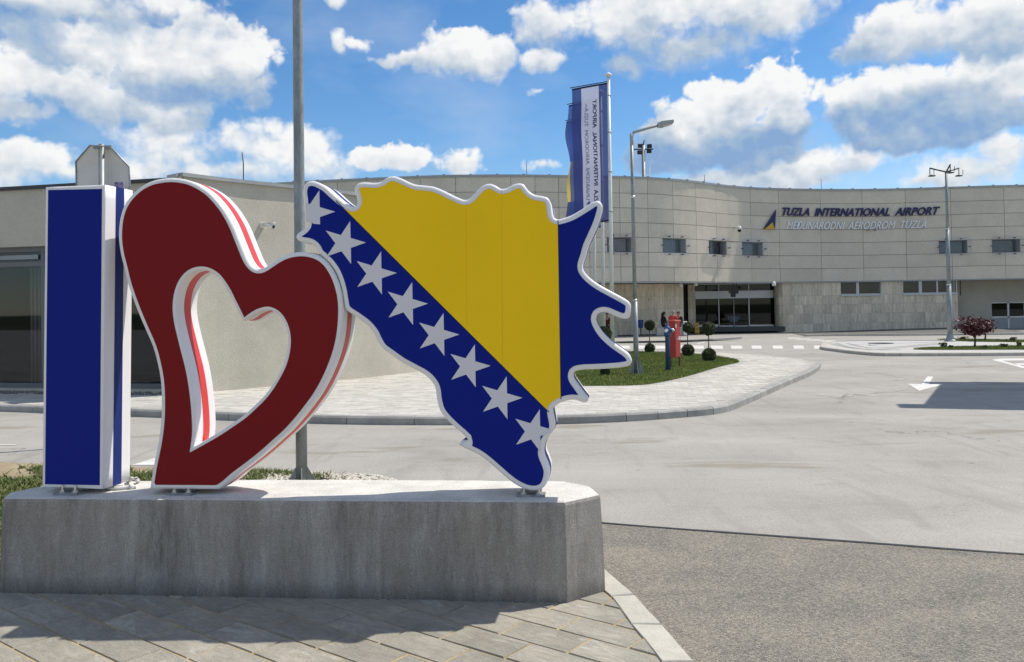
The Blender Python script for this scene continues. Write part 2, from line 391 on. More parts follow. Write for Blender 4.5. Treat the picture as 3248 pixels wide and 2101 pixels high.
def flag_mat():
    m = bpy.data.materials.new('stone_paver'); m.use_nodes = True; t = NT(m.node_tree); b = m.node_tree.nodes['Principled BSDF']; b.inputs['Roughness'].default_value = .85; b.inputs['Specular IOR Level'].default_value = .3
    pos = t.n('ShaderNodeNewGeometry').outputs['Position']; oi = t.n('ShaderNodeObjectInfo'); rnd = oi.outputs['Random']
    cmb = t.n('ShaderNodeCombineXYZ'); t.l(t.m('MULTIPLY', rnd, 30.), cmb.inputs[2]); p = t.vm('ADD', pos, cmb.outputs[0])
    rot = t.n('ShaderNodeVectorRotate', rotation_type='Z_AXIS'); t.l(p, rot.inputs['Vector']); rot.inputs['Angle'].default_value = R(37.5); p = rot.outputs[0]
    n1 = t.noise(p, 3.2, 5, .6); n2 = t.noise(t.vm('MULTIPLY', p, (9, 24, 9)), 1., 7, .7, 1.2); n3 = t.noise(p, 120., 3, .65); bl = t.noise(t.vm('MULTIPLY', p, (3, 8, 3)), 1., 6, .72, .8)
    c = t.mix(t.rng(n1, .3, .7), (.25, .236, .205), (.385, .36, .30)); c = t.mix(t.rng(n2, .42, .68, 0, .55), c, (.18, .17, .15))
    c = t.mix(t.rng(bl, .57, .70, 0, .65), c, (.50, .485, .44))
    sc = t.vm('SCALE', c); t.l(t.m('MULTIPLY', t.rng(n3, .3, .7, .86, 1.14), t.rng(rnd, 0, 1, .90, 1.08)), sc.node.inputs['Scale']); t.l(sc, b.inputs['Base Color'])
    bn = t.n('ShaderNodeBump'); bn.inputs['Strength'].default_value = .7; bn.inputs['Distance'].default_value = .008
    t.l(t.m('ADD', n2, t.m('MULTIPLY', n3, .35)), bn.inputs['Height']); t.l(bn.outputs[0], b.inputs['Normal']); return m
FLAG = flag_mat()
KERB = mat('concrete_kerb', (.30, .30, .285), .85, var=.16, vs=5, rnd=.10, fine=.10, fs=90, bump=.35, bs=60)
KERBN = mat('pale_kerb', (.43, .41, .36), .85, var=.12, vs=6, rnd=.07, fine=.10, fs=90, bump=.4, bs=50)
SAND = ground_mat('jointing_sand', [(.26, .20, .10), (.40, .31, .16), (.48, .38, .20)], .95, (3., 12., 140), bump=.5)
DARKJ = mat('joint_bed', (.10, .097, .09), .95)
PAINT = mat('road_paint', (.66, .655, .63), .8, col2=(.47, .46, .43), vs=3, fine=.2, fs=40, world=True)
STUCCO = mat('grey_stucco', (.48, .45, .375), .9, var=.09, vs=1.2, fine=.12, fs=45, bump=.5, bs=40, bdist=.01, world=True)
PANEL = mat('cladding_panel', (.60, .55, .45), .75, var=.07, vs=.8, fine=.08, fs=14, rnd=.05, bump=.1, bs=8, world=False)
COPING = mat('zinc_coping', (.35, .36, .36), .5, metal=.3, var=.1, vs=3)
FOLI = mat('dark_box_leaves', (.05, .068, .022), .6, rnd=0, var=.5, vs=14)
GRASS = mat('grass_blades', (.27, .29, .075), .7, col2=(.12, .19, .03), vs=1.8, world=True)
WEED = mat('weed_leaves', (.19, .205, .06), .7, col2=(.08, .12, .025), vs=4, world=True)
MAPLE = mat('maple_leaves', (.085, .012, .018), .55, var=.5, vs=9)
BARK = mat('bark', (.09, .07, .05), .9, var=.3, vs=20)

def concrete_mat():
    m = bpy.data.materials.new('streaked_concrete'); m.use_nodes = True; t = NT(m.node_tree); b = m.node_tree.nodes['Principled BSDF']
    b.inputs['Roughness'].default_value = .88; b.inputs['Specular IOR Level'].default_value = .3
    ge = t.n('ShaderNodeNewGeometry'); pos = ge.outputs['Position']
    st = t.noise(t.vm('MULTIPLY', pos, (6, 6, .85)), 1.0, 7, .66, .5); st2 = t.noise(t.vm('MULTIPLY', pos, (34, 34, 6)), 1., 5, .72, .5)
    bl = t.noise(pos, 2.2, 5, .6); fi = t.noise(pos, 130., 3, .7); wh = t.noise(t.vm('MULTIPLY', pos, (17, 17, 2.6)), 1., 8, .78, .9)
    c = t.mix(t.rng(st, .36, .64), (.17, .16, .145), (.40, .38, .345))
    c = t.mix(t.rng(st2, .38, .66, 0, .5), c, (.38, .365, .34))
    c = t.mix(t.rng(bl, .42, .66, 0, .6), c, (.25, .215, .18))
    c = t.mix(t.rng(wh, .52, .74, 0, .5), c, (.47, .455, .43))
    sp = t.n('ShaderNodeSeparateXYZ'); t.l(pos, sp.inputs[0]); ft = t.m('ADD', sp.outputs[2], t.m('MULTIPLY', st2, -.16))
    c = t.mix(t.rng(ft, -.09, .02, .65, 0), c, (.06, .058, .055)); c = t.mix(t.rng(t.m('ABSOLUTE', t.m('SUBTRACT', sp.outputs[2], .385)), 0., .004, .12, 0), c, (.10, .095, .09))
    top = t.n('ShaderNodeSeparateXYZ'); t.l(ge.outputs['True Normal'], top.inputs[0])   # upward faces take a paler colour than the sides
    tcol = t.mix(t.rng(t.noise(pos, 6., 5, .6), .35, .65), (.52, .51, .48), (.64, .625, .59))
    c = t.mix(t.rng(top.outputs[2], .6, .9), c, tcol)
    sc = t.vm('SCALE', c); t.l(t.rng(fi, .3, .7, .74, 1.26), sc.node.inputs['Scale']); t.l(sc, b.inputs['Base Color'])
    bn = t.n('ShaderNodeBump'); bn.inputs['Strength'].default_value = .5; bn.inputs['Distance'].default_value = .006
    t.l(t.m('ADD', fi, t.m('MULTIPLY', st2, .8)), bn.inputs['Height']); t.l(bn.outputs[0], b.inputs['Normal']); return m
CONC = concrete_mat()
def travertine_mat():
    m = bpy.data.materials.new('travertine'); m.use_nodes = True; t = NT(m.node_tree); b = m.node_tree.nodes['Principled BSDF']
    b.inputs['Roughness'].default_value = .8
    pos = t.n('ShaderNodeNewGeometry').outputs['Position']; oi = t.n('ShaderNodeObjectInfo')
    cmb = t.n('ShaderNodeCombineXYZ'); t.l(t.m('MULTIPLY', oi.outputs['Random'], 30.), cmb.inputs[2])
    p2 = t.vm('ADD', pos, cmb.outputs[0])
    v = t.noise(t.vm('MULTIPLY', p2, (7, 7, .7)), 1., 5, .7, .5); pt = t.noise(t.vm('MULTIPLY', p2, (16, 16, 3.5)), 1., 3, .6)
    c = t.mix(t.rng(v, .35, .65), (.52, .455, .35), (.76, .675, .53))
    c = t.mix(t.rng(pt, .60, .70, 0, .75), c, (.22, .19, .145))
    sc = t.vm('SCALE', c); t.l(t.rng(oi.outputs['Random'], 0, 1, .86, 1.1), sc.node.inputs['Scale']); t.l(sc, b.inputs['Base Color']); return m
TRAV = travertine_mat()
GLASS = glass('window_glass', refl=.03, clear=.78)
GLASSF = glass('facade_window_glass', refl=.04, clear=.8)
GLASSD = glass('dark_door_glass', refl=.03, clear=.14)
GLASSC = glass('clear_cover_glass', refl=.012, clear=.95)

# parent-aware linking: meshes are written in world space, roots sit at the thing's base
def wmat(o):
    m = Matrix.LocRotScale(o.location, o.rotation_euler, o.scale)
    return wmat(o.parent) @ o.matrix_parent_inverse @ m if o.parent else m
def link(name, me, parent=None, loc=None):
    o = bpy.data.objects.new(name, me); C.objects.link(o)
    if parent: o.parent = parent; o.matrix_parent_inverse = wmat(parent).inverted()
    if loc is not None: o.location = loc
    return o
def structure(o): o['kind'] = 'structure'; return o
def stuff(o): o['kind'] = 'stuff'; return o
def inside(X, Y, poly):
    x = np.asarray(X); y = np.asarray(Y); r = np.zeros(x.shape, bool); n = len(poly)
    for i in range(n):
        x0, y0 = poly[i-1][0], poly[i-1][1]; x1, y1 = poly[i][0], poly[i][1]
        if y0 == y1: continue
        r ^= ((y0 > y) != (y1 > y)) & (x < (x1-x0)*(y-y0)/(y1-y0)+x0)
    return r
rng = np.random.default_rng(11)
def scatter(poly, n):
    xs = [p[0] for p in poly]; ys = [p[1] for p in poly]
    X = rng.uniform(min(xs), max(xs), n*3); Y = rng.uniform(min(ys), max(ys), n*3); k = inside(X, Y, poly)
    return X[k][:n], Y[k][:n]
def blades(X, Y, Z0, h0, h1, wd, lean=.6):
    n = len(X); Z0 = np.zeros(n)+Z0; a = rng.uniform(0, 2*np.pi, n); h = rng.uniform(h0, h1, n); w_ = rng.uniform(.6, 1.3, n)*wd
    b = rng.uniform(0, 2*np.pi, n); l = rng.uniform(0, lean, n)*h
    V_ = np.zeros((n, 3, 3)); V_[:, 0] = np.stack([X-np.cos(a)*w_, Y-np.sin(a)*w_, Z0-.005], 1); V_[:, 1] = np.stack([X+np.cos(a)*w_, Y+np.sin(a)*w_, Z0-.005], 1)
    V_[:, 2] = np.stack([X+np.cos(b)*l, Y+np.sin(b)*l, Z0+h], 1)
    return V_.reshape(-1, 3), np.arange(n*3).reshape(-1, 3)
def leaves(P_, size, n_el=None):                     # small random quads as two triangles
    n = len(P_); nrm = rng.normal(size=(n, 3)); nrm /= np.linalg.norm(nrm, axis=1)[:, None]
    t = np.cross(nrm, rng.normal(size=(n, 3))); t /= np.linalg.norm(t, axis=1)[:, None]; b = np.cross(nrm, t)
    s = (size*rng.uniform(.6, 1.4, n))[:, None]
    V_ = np.stack([P_-t*s, P_-b*s*.5, P_+t*s, P_+b*s*.5], 1).reshape(-1, 3)
    i = np.arange(n)[:, None]*4; return V_, np.concatenate([i+[0, 1, 2], i+[0, 2, 3]])

# ================================================================== GROUND
RZ = -.03
mb = MB(); ys = [-30, 0, 10, 20, 28, 40, 60, 80]
for i in range(len(ys)-1):
    mb.add([(-120, ys[i], RZ+zs(ys[i])), (140, ys[i], RZ+zs(ys[i])), (140, ys[i+1], RZ+zs(ys[i+1])), (-120, ys[i+1], RZ+zs(ys[i+1]))], [(0, 1, 2, 3)])
structure(mb.build('road', ROAD))
structure(MB().add([(-2500, -2500, -.8), (2500, -2500, -.8), (2500, 2500, -.8), (-2500, 2500, -.8)], [(0, 1, 2, 3)]).build('ground', ground_mat('field_grass', [(.03, .04, .015), (.045, .06, .02), (.06, .075, .03)], .95, (.02, .2, 5))))
# darker coarse asphalt in front, dark strip paints the crack and step shadow along its edge
e0, e1 = G(1908, 1662, RZ), G(3248, 1761.6, RZ); dv = (e1-e0).normalized()
seam = [e0-dv*2.2]
for k in range(1, 60):
    p = e0-dv*2.2+dv*(k*.28); seam.append(p+Vector((-dv.y, dv.x, 0))*mnoise.noise(p*1.1)*.03)
for p in seam: p.z = RZ+.004
structure(MB().sheet([tuple(p) for p in seam]+[(seam[-1].x, -12, RZ+.004), (-14, -12, RZ+.004), (-14, 3.0, RZ+.004), (-1.2, 3.0, RZ+.004)]).build('asphalt_apron', APRON))
mb = MB()
nn = Vector((-dv.y, dv.x, 0))
for i in range(len(seam)-1):
    a_, b_ = seam[i], seam[i+1]; wa, wb = [.014+.012*abs(mnoise.noise(q_*2.3)) for q_ in (a_, b_)]; up_ = Vector((0, 0, .004))
    mb.add([a_-nn*wa+up_, b_-nn*wb+up_, b_+nn*wb+up_, a_+nn*wa+up_], [(0, 1, 2, 3)])
structure(mb.build('edge_shadow_strip', BLACK))

# ---- near pavement of 20 x 40 cm stone pavers
EA = Vector((math.cos(R(-37.5)), math.sin(R(-37.5)))); EB = Vector((-EA.y, EA.x))
ko = [G(*p) for p in ((1880, 1779), (1913, 1804), (2011, 1888), (2098, 1983.5), (2145, 2035.6), (2199, 2101))]
ki = [G(*p) for p in ((1858, 1822), (1893, 1856), (1940, 1893), (2004, 1982), (2051, 2039), (2101, 2101))]
def ext(a_, b_, d): return b_+(b_-a_).normalized()*d
ko = [ext(ko[1], ko[0], 1.1)+Vector((-.35, .1, 0)), ext(ko[1], ko[0], .5)+Vector((-.08, 0, 0))]+ko+[ext(ko[-2], ko[-1], .6), ext(ko[-2], ko[-1], 1.5), ext(ko[-2], ko[-1], 5.)]
ki = [ko[0]+Vector((-.10, -.10, 0)), ko[1]+Vector((-.12, -.06, 0))]+ki+[ext(ki[-2], ki[-1], .6), ext(ki[-2], ki[-1], 1.5), ext(ki[-2], ki[-1], 5.)]
pv = structure(MB().sheet([(p.x, p.y, -.005) for p in ki]+[(-9, ki[-1].y, -.005), (-9, 4.93, -.005), (-2.7, 4.95, -.005), (-1.2, 5.25, -.005)]).build('pavement', SAND))
def poly_piece(pts, z0, z1, bev=.006, ch=None):
    """low chamfered slab from a convex CCW outline, centred on its own origin"""
    c = sum((Vector(p) for p in pts), Vector((0, 0)))/len(pts)
    if area(pts) < 0: pts = pts[::-1]
    a_ = [Vector(p)-c for p in pts]; b_ = [p*(1-bev/max(.03, p.length)) for p in a_]; n = len(a_)
    vs = [(p.x, p.y, z0-z1) for p in a_]+[(p.x, p.y, -bev) for p in a_]+[(p.x, p.y, 0) for p in b_]
    fs = [tuple(range(2*n, 3*n))]
    for k in (0, n): fs += [(k+i, k+(i+1) % n, k+n+(i+1) % n, k+n+i) for i in range(n)]
    return vs, fs, Vector((c.x, c.y, z1))
shared = {}
base_front = (G(7, 1884), G(1804, 1908))
for r_i in range(-18, 6):
    c0 = 3.492+.213*r_i; c1 = c0+.213
    off = -2.432 if r_i % 2 == 0 else -2.232
    for k in range(-13, 8):
        a0 = off+.4*k; a1 = a0+.4; gj = .0055
        pts = [EA*x+EB*y for x, y in ((a0+gj, c0+gj), (a1-gj, c0+gj), (a1-gj, c1-gj), (a0+gj, c1-gj))]
        cen = sum(pts, Vector((0, 0)))/4
        if cen.y < 2.9 or cen.x < -4.6 or cen.y > 5.3 or cen.x > 3: continue
        if cen.y > base_front[0].y+.30+(cen.x+2.75)*-.06: continue
        full = True
        for i in range(1, len(ki)-1):
            if not (min(ki[i].y, ki[i+1].y)-.12 < cen.y < max(ki[i].y, ki[i+1].y)+.12): continue
            before = len(pts); pts2 = line_clip(pts, (ki[i].x, ki[i].y), (ki[i+1].x, ki[i+1].y), -1)
            if len(pts2) != before or any((Vector(p)-Vector(q_)).length > 1e-6 for p, q_ in zip(sorted(map(tuple, pts2)), sorted(map(tuple, pts)))): full = False
            pts = pts2
            if len(pts) < 3: break
        if len(pts) < 3 or abs(area(pts)) < .004: continue
        dz = random.uniform(-.001, .003)
        vs, fs, c = poly_piece(pts, -.05, dz)
        if full and 'p' in shared: me = shared['p']
        else:
            me = MB().add(vs, fs).mesh('paver'); me.materials.append(FLAG)
            if full: shared['p'] = me
        o = link('paver', me, pv); o.location = c; o.rotation_euler = (random.uniform(-.008, .008), random.uniform(-.008, .008), random.uniform(-.006, .006))
# kerb stones of the near pavement
st = []
def lerp_poly(pl, t): i = min(int(t), len(pl)-2); return pl[i].lerp(pl[i+1], t-i)
cuts = [0, 1, 2.2, 4.0, 5.0, 7.0, 8.0, 9.0, 10.0]
for i in range(len(cuts)-1):
    t0, t1 = cuts[i]+.02, cuts[i+1]-.02; n = 4
    ou = [lerp_poly(ko, t0+(t1-t0)*j/n) for j in range(n+1)]; inn = [lerp_poly(ki, t0+(t1-t0)*j/n) for j in range(n+1)]
    pts = [Vector((p.x, p.y)) for p in ou]+[Vector((p.x, p.y)) for p in inn[::-1]]
    vs, fs, c = poly_piece(pts, -.06, .006)
    me = MB().add(vs, fs).mesh('kerb_stone'); me.materials.append(KERBN); o = link('kerb_stone', me, pv); o.location = c
# sandy verge left of the concrete base, weedy verge behind it
verge = [G(-500, 1441), G(0, 1462), G(134, 1468), G(417, 1479), G(480, 1481), G(900, 1497), G(1000, 1502), G(1240, 1521), G(1420, 1545)]
vp_ = [(p.x, p.y) for p in verge]
soil_poly = vp_+[(-.2, 5.15), (-1.2, 5.0), (-2.6, 5.0), (-2.9, 4.95), (-9, 4.95)]
structure(MB().sheet([(x, y, -.012) for x, y in soil_poly]).build('verge', SOIL))
wp0 = [(max(x, -5.2), y) for x, y in soil_poly]; X, Y = scatter(wp0, 130000)
dens = np.array([mnoise.noise(Vector((x*1.3, y*1.3, 3.3)))+.5*mnoise.noise(Vector((x*4, y*4, 1.3))) for x, y in zip(X, Y)])
pole_c = P(957, 1530, 7.9)
k = (dens > np.where(X < -2.4, -.40, .08)+rng.normal(size=len(X))*.12) & (X < pole_c.x+.2+rng.uniform(-.3, .3, len(X))) & ((Y > 5.5) | (X < -3.0))
k2 = np.array([Y_ > 5.15 + .0*x for x, Y_ in zip(X, Y)])
V_, F_ = blades(X[k & k2], Y[k & k2], -.01, .02, .06, .011, 1.8)
me = blade_mesh('grass_tufts', V_, F_); me.materials.append(WEED); tag(stuff(link('verge_grass', me)), 'low patchy grass and weeds on the sandy verge behind the concrete base', 'grass')
# pebbles round the foot of the tall lamp pole
gp = [tuple(G(*p).xy) for p in ((700, 1508), (880, 1490), (1010, 1499), (1190, 1506), (1250, 1523), (1300, 1560), (700, 1560))]
X, Y = scatter(gp, 2600); mb = MB()
ico = bmesh.new(); bmesh.ops.create_icosphere(ico, subdivisions=1, radius=1); iv = [v.co.copy() for v in ico.verts]; fi = [tuple(v.index for v in f.verts) for f in ico.faces]; ico.free()
for x, y in zip(X, Y):
    s = random.uniform(.010, .026); m_ = Matrix.Rotation(random.uniform(0, 6.28), 3, 'Z'); sc_ = Vector((s*random.uniform(.8, 1.4), s, s*random.uniform(.5, .8)))
    mb.add([tuple((m_ @ Vector((v.x*sc_.x, v.y*sc_.y, v.z*sc_.z)))+Vector((x, y, -.008+s*.3))) for v in iv], fi)
PEB = mat('pale_pebbles', (.48, .45, .39), .8, var=.35, vs=25)
tag(stuff(mb.build('gravel', PEB, fix=False)), 'pale pebbles around the foot of the tall lamp pole', 'gravel')

# ---- sidewalk island across the road
kb = [(-700, 1288), (0, 1306), (136, 1311), (417, 1322), (501, 1325), (694, 1333), (786, 1336), (991, 1344), (1200, 1348), (1406, 1349), (1600, 1348), (1777, 1346), (1850, 1344), (2008, 1337), (2146, 1327), (2246, 1318), (2310, 1307), (2374, 1281), (2438, 1252), (2508, 1220), (2572, 1192), (2599, 1173), (2604, 1160)]
kw = [G(u, v, RZ) for u, v in kb]
KC = smooth_loop([Vector((p.x, p.y)) for p in kw], .12, closed=False)
side_back = [G(u, v, .08) for u, v in ((2592, 1148), (2530, 1138), (2440, 1128), (2340, 1121), (2250, 1117.5), (2100, 1115), (1900, 1113), (1700, 1112))]
island = [tuple(p) for p in KC]+[(p.x, p.y) for p in side_back]+[(-2.6, 25.5), (-3.0, 20.2), (-6.0, 16.6), (-16, 18.0), (-30, 19.5)]
KN = [Vector((-t.y, t.x)) for t in [(KC[min(i+1, len(KC)-1)]-KC[max(i-1, 0)]).normalized() for i in range(len(KC))]]
inner = [p+n_*.13 for p, n_ in zip(KC, KN)]
sw_poly = [tuple(p) for p in inner]+island[len(KC):]
BED = mat('paver_joint', (.36, .345, .31), .95, fine=.2, fs=25, world=True)
sw = structure(MB().sheet([(x, y, .076) for x, y in sw_poly]).build('sidewalk', BED))
ang = R(-9); ca, sa_ = math.cos(ang), math.sin(ang); cells = []
pl, pw_ = .30, .15
lawn_px = [(1850, 1224), (1951, 1223.7), (2038, 1221), (2085, 1214.6), (2152, 1201), (2220, 1182.7), (2287, 1162.5), (2337, 1151.4), (2344, 1147.4), (2327, 1140.7), (2270, 1130.6), (2199.5, 1124), (2112, 1119), (2011, 1117), (1900, 1117), (1750, 1125), (1600, 1150), (1560, 1190), (1600, 1212), (1700, 1222)]
lawn = [tuple(G(u, v, .08).xy) for u, v in lawn_px]
lawn = [tuple(p) for p in smooth_loop([Vector(p) for p in lawn], .25)]
ii, jj = np.meshgrid(np.arange(-120, 80), np.arange(55, 215)); ii = ii.ravel(); jj = jj.ravel()
lx = ii*pl+(jj % 2)*pl/2; ly = jj*pw_
ok = np.ones(len(lx), bool); outl = np.zeros(len(lx), bool)
for dx, dy in ((0, 0), (pl, 0), (pl, pw_), (0, pw_)):
    wx = (lx+dx)*ca-(ly+dy)*sa_; wy = (lx+dx)*sa_+(ly+dy)*ca
    ok &= inside(wx, wy, sw_poly); outl |= inside(wx, wy, lawn)
ok &= ~outl
cxs = (lx+pl/2)*ca-(ly+pw_/2)*sa_; cys = (lx+pl/2)*sa_+(ly+pw_/2)*ca
ok &= (cxs > -11.5) & (cys < 29)
cells = sorted([(x, y) for x, y in zip(cxs[ok], cys[ok])], key=lambda c_: c_[0]**2+c_[1]**2+(200 if c_[0] < -1.15*c_[1]*.6 else 0))
me = MB(); hx, hy = pl/2-.0025, pw_/2-.0025
vs = [(-hx, -hy, -.02), (hx, -hy, -.02), (hx, hy, -.02), (-hx, hy, -.02), (-hx, -hy, -.003), (hx, -hy, -.003), (hx, hy, -.003), (-hx, hy, -.003), (-hx+.004, -hy+.004, 0), (hx-.004, -hy+.004, 0), (hx-.004, hy-.004, 0), (-hx+.004, hy-.004, 0)]
fs = [(8, 9, 10, 11)]+[(k+i, k+(i+1) % 4, k+4+(i+1) % 4, k+4+i) for k in (0, 4) for i in range(4)]
pm = me.add(vs, fs).mesh('paver'); pm.materials.append(PAVE)
for x, y in cells[:300]:
    o = link('paver', pm, sw); o.location = (x, y, .08+random.uniform(-.0025, .0025)); o.rotation_euler = (random.uniform(-.008, .008), random.uniform(-.008, .008), ang)
mb = MB(); rot = Matrix.Rotation(ang, 3, 'Z')
for x, y in cells[300:]:
    dz = random.uniform(-.0025, .0025); tx, ty = random.uniform(-.008, .008), random.uniform(-.008, .008)
    mb.add([rot @ Vector(v)+Vector((x, y, .08+dz+v[0]*tx+v[1]*ty)) for v in vs], fs)
# far pavers get their tint per stone from a world-space cell lookup
PAVEF = bpy.data.materials.new('grey_paver_field'); PAVEF.use_nodes = True; t = NT(PAVEF.node_tree); b = PAVEF.node_tree.nodes['Principled BSDF']; b.inputs['Roughness'].default_value = .85
gp_ = t.n('ShaderNodeNewGeometry'); wn_ = t.n('ShaderNodeTexWhiteNoise', noise_dimensions='1D'); t.l(gp_.outputs['Random Per Island'], wn_.inputs['W'])
sc = t.vm('SCALE', t.mix(t.rng(t.noise(gp_.outputs['Position'], 5., 5, .6), .35, .65), (.40, .385, .35), (.50, .48, .44))); t.l(t.rng(wn_.outputs['Value'], 0, 1, .86, 1.12), sc.node.inputs['Scale']); t.l(sc, b.inputs['Base Color'])
stuff(mb.build('paver_field', PAVEF, sw, fix=False))
# kerb stones
L = [0.]
for i in range(len(KC)-1): L.append(L[-1]+(KC[i+1]-KC[i]).length)
def at_len(s):
    s = max(0, min(s, L[-1]-1e-4)); i = int(np.searchsorted(L, s, 'right'))-1; t = (s-L[i])/(L[i+1]-L[i]); return KC[i].lerp(KC[i+1], t), KN[i].lerp(KN[i+1], t).normalized()
s = 0.; n_k = 0
while s < L[-1]-.1:
    ln = .5 if at_len(s)[0].x > .8 else 1.0
    if at_len(s)[0].x < -12: ln = 3.
    n = 3; mb = MB(); vs_ = []; g_ = .012; h_ = random.uniform(-.003, .003)
    for j in range(n+1):
        p, n_ = at_len(s+g_/2+(ln-g_)*j/n)
        for d_, z_ in ((0, RZ-.1), (0, .06), (.022, .085+h_), (.128, .085+h_), (.128, .03)): q_ = p+n_*d_; vs_.append((q_.x, q_.y, z_))
    fs_ = [(j*5+k, j*5+k+1, (j+1)*5+k+1, (j+1)*5+k) for j in range(n) for k in range(4)]+[(0, 1, 2, 3, 4), tuple(n*5+k for k in (4, 3, 2, 1, 0))]
    mb.add(vs_, fs_).build('kerb_stone', KERB, sw); s += ln
# lawn with clipped box trees
structure(MB().sheet([(x, y, .084) for x, y in lawn]).build('lawn', LAWN))
X, Y = scatter(lawn, 110000)
V_, F_ = blades(X, Y, .084, .02, .055, .009, .9)
me = blade_mesh('grass', V_, F_); me.materials.append(GRASS); tag(stuff(link('lawn_grass', me)), 'short green grass of the lawn bed in the sidewalk', 'grass')

# ---- road markings
mk = MB()
def mark(px, dz=RZ+.005, name='road_marking'):
    pts = [tuple(G(u, v, dz)) for u, v in px]; return structure(MB().sheet(pts).build(name, PAINT))
c5 = lambda x, y: (1850+x/2.976, 850+y/2.976); cr = lambda x, y: (2500+x*.3141, 1050+y*.3141)
for x0, x1 in ((340, 445), (505, 600), (680, 778), (860, 960), (1035, 1143), (1203, 1322), (1392, 1504), (1586, 1688), (1787, 1888), (1982, 2086), (2175, 2292)):
    mark([c5(x0+8, 764), c5(x1, 764), c5(x1-10, 734), c5(x0, 734)], name='zebra_stripe')
mark([cr(482, 190), cr(560, 205), cr(615, 207), cr(580, 190)], name='zebra_stripe')
mark([cr(690, 205), cr(790, 224), cr(880, 227), cr(770, 210)], name='zebra_stripe')
for a_ in (((-10, 68), (120, 75), (130, 70), (10, 64)), ((0, 84), (225, 80), (225, 76), (0, 79)), ((60, 93), (360, 91), (350, 86), (80, 88)), ((170, 104), (480, 99), (470, 94), (190, 98)), ((330, 112), (640, 103), (610, 99), (350, 105))):
    mark([cr(*p) for p in a_], name='zebra_stripe')
mark([cr(*p) for p in ((318, 160), (350, 165), (372, 140), (470, 113), (440, 110), (345, 132))], name='edge_line')
mark([cr(1205, 534), cr(1325, 605), cr(1575, 540), cr(1420, 538), cr(1468, 460), cr(1406, 460), cr(1348, 537)], name='direction_arrow')
mark([cr(*p) for p in ((2050, 291), (2250, 345), (2500, 412), (2500, 390), (2260, 328), (2160, 302), (2500, 296), (2500, 277), (2150, 280))], name='hatched_marking')
mark([cr(*p) for p in ((2265, 332), (2330, 347), (2560, 338), (2560, 318))], name='hatched_marking')
mark([(418, 1475.5), (494, 1475), (520, 1460), (487, 1454)], name='edge_line')
mark([(-200, 1407), (50, 1412.5), (50, 1410), (-200, 1404)], name='edge_line')
for a_ in (((1060, 716), (1085, 718), (1160, 702), (1140, 700)), ((905, 752), (930, 754), (975, 738), (955, 737))):
    mark([c5(*p) for p in a_], name='edge_line')

# ================================================================== CONCRETE BASE AND SIGN
BH = .54
top_px = [(9, 1580), (1792, 1592), (1904, 1568), (1872, 1541), (1792, 1526), (1500, 1523), (1100, 1521), (758, 1521), (437, 1525), (230, 1529), (137, 1541), (28, 1562)]
tp = [Vector(Z(u, v, BH).xy) for u, v in top_px]
dense = smooth_loop(tp, .04, corners=range(len(tp)))
cc = sum(tp, Vector((0, 0)))/len(tp)
mb = MB(); n = len(dense); rings = []
nr = normals(dense)
for z_, d_ in ((-.06, -.018), (.10, -.015), (.3, -.010), (BH-.022, 0), (BH-.006, .006), (BH, .018)):
    rings.append([(p+nn*(d_+.0035*mnoise.noise(Vector((p.x*5, p.y*5, z_*6)))+(.003*mnoise.noise(Vector((p.x*22, p.y*22, z_*9))) if z_ > .5 else 0)), z_+(.0025*mnoise.noise(Vector((p.x*14, p.y*14, 5))) if z_ > .53 else 0)) for p, nn in zip(dense, nr)])
vs = [(p.x, p.y, z_) for r_ in rings for p, z_ in r_]; fs = []
for k in range(len(rings)-1): fs += [(k*n+i, k*n+(i+1) % n, (k+1)*n+(i+1) % n, (k+1)*n+i) for i in range(n)]
tri = tessellate_polygon([[Vector((p.x, p.y, 0)) for p, z_ in rings[-1]]]); fs += [tuple((len(rings)-1)*n+i for i in t_) for t_ in tri]
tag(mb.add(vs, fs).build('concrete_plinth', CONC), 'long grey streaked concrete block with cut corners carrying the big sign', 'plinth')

class Plane2:
    """vertical plane through p0, turned by yaw: x to the right, z up, h backwards"""
    def __init__(s, p0, yaw): s.p = Vector(p0); s.ex = Vector((math.cos(yaw), -math.sin(yaw), 0)); s.eh = Vector((math.sin(yaw), math.cos(yaw), 0)); s.yaw = yaw
    def __call__(s, x, z, h): return tuple(s.p+s.ex*x+Vector((0, 0, z))+s.eh*h)
    def px(s, u, v):
        d = ray(u, v); t = (s.p-EYE).dot(s.eh)/d.dot(s.eh); q_ = EYE+d*t-s.p; return Vector((q_.dot(s.ex), q_.z))
DEP = .264
def letter_body(root, pl, outer, hole, r=.012):
    """rounded white shell with open hole; outer CCW, hole CCW"""
    mb = MB(); rows = [(0, r), (r*.3, r*.3), (r, 0), (DEP-r*.5, 0), (DEP, r*.5)]
    loops = []
    for src, sg in ((outer, 1), (hole, -1)):
        if not src: continue
        n = len(src); vs = []; fs = []
        for h, d_ in rows: vs += [pl(p.x, p.y, h) for p in offset(src, d_*sg, False)]
        for k in range(len(rows)-1): fs += [(k*n+i, k*n+(i+1) % n, (k+1)*n+(i+1) % n, (k+1)*n+i) for i in range(n)]
        mb.add(vs, fs, True); loops.append((offset(src, rows[0][1]*sg, False), offset(src, rows[-1][1]*sg, False)))
    for k, h in ((0, 0), (1, DEP)):
        ls = [l_[k] for l_ in loops]; flat = [p for l_ in ls for p in l_]
        mb.add([pl(p.x, p.y, h) for p in flat], [tuple(t_) for t_ in tessellate_polygon([[Vector((p.x, p.y, 0)) for p in l_] for l_ in ls])])
    return mb.build('shell', WHITE, root)
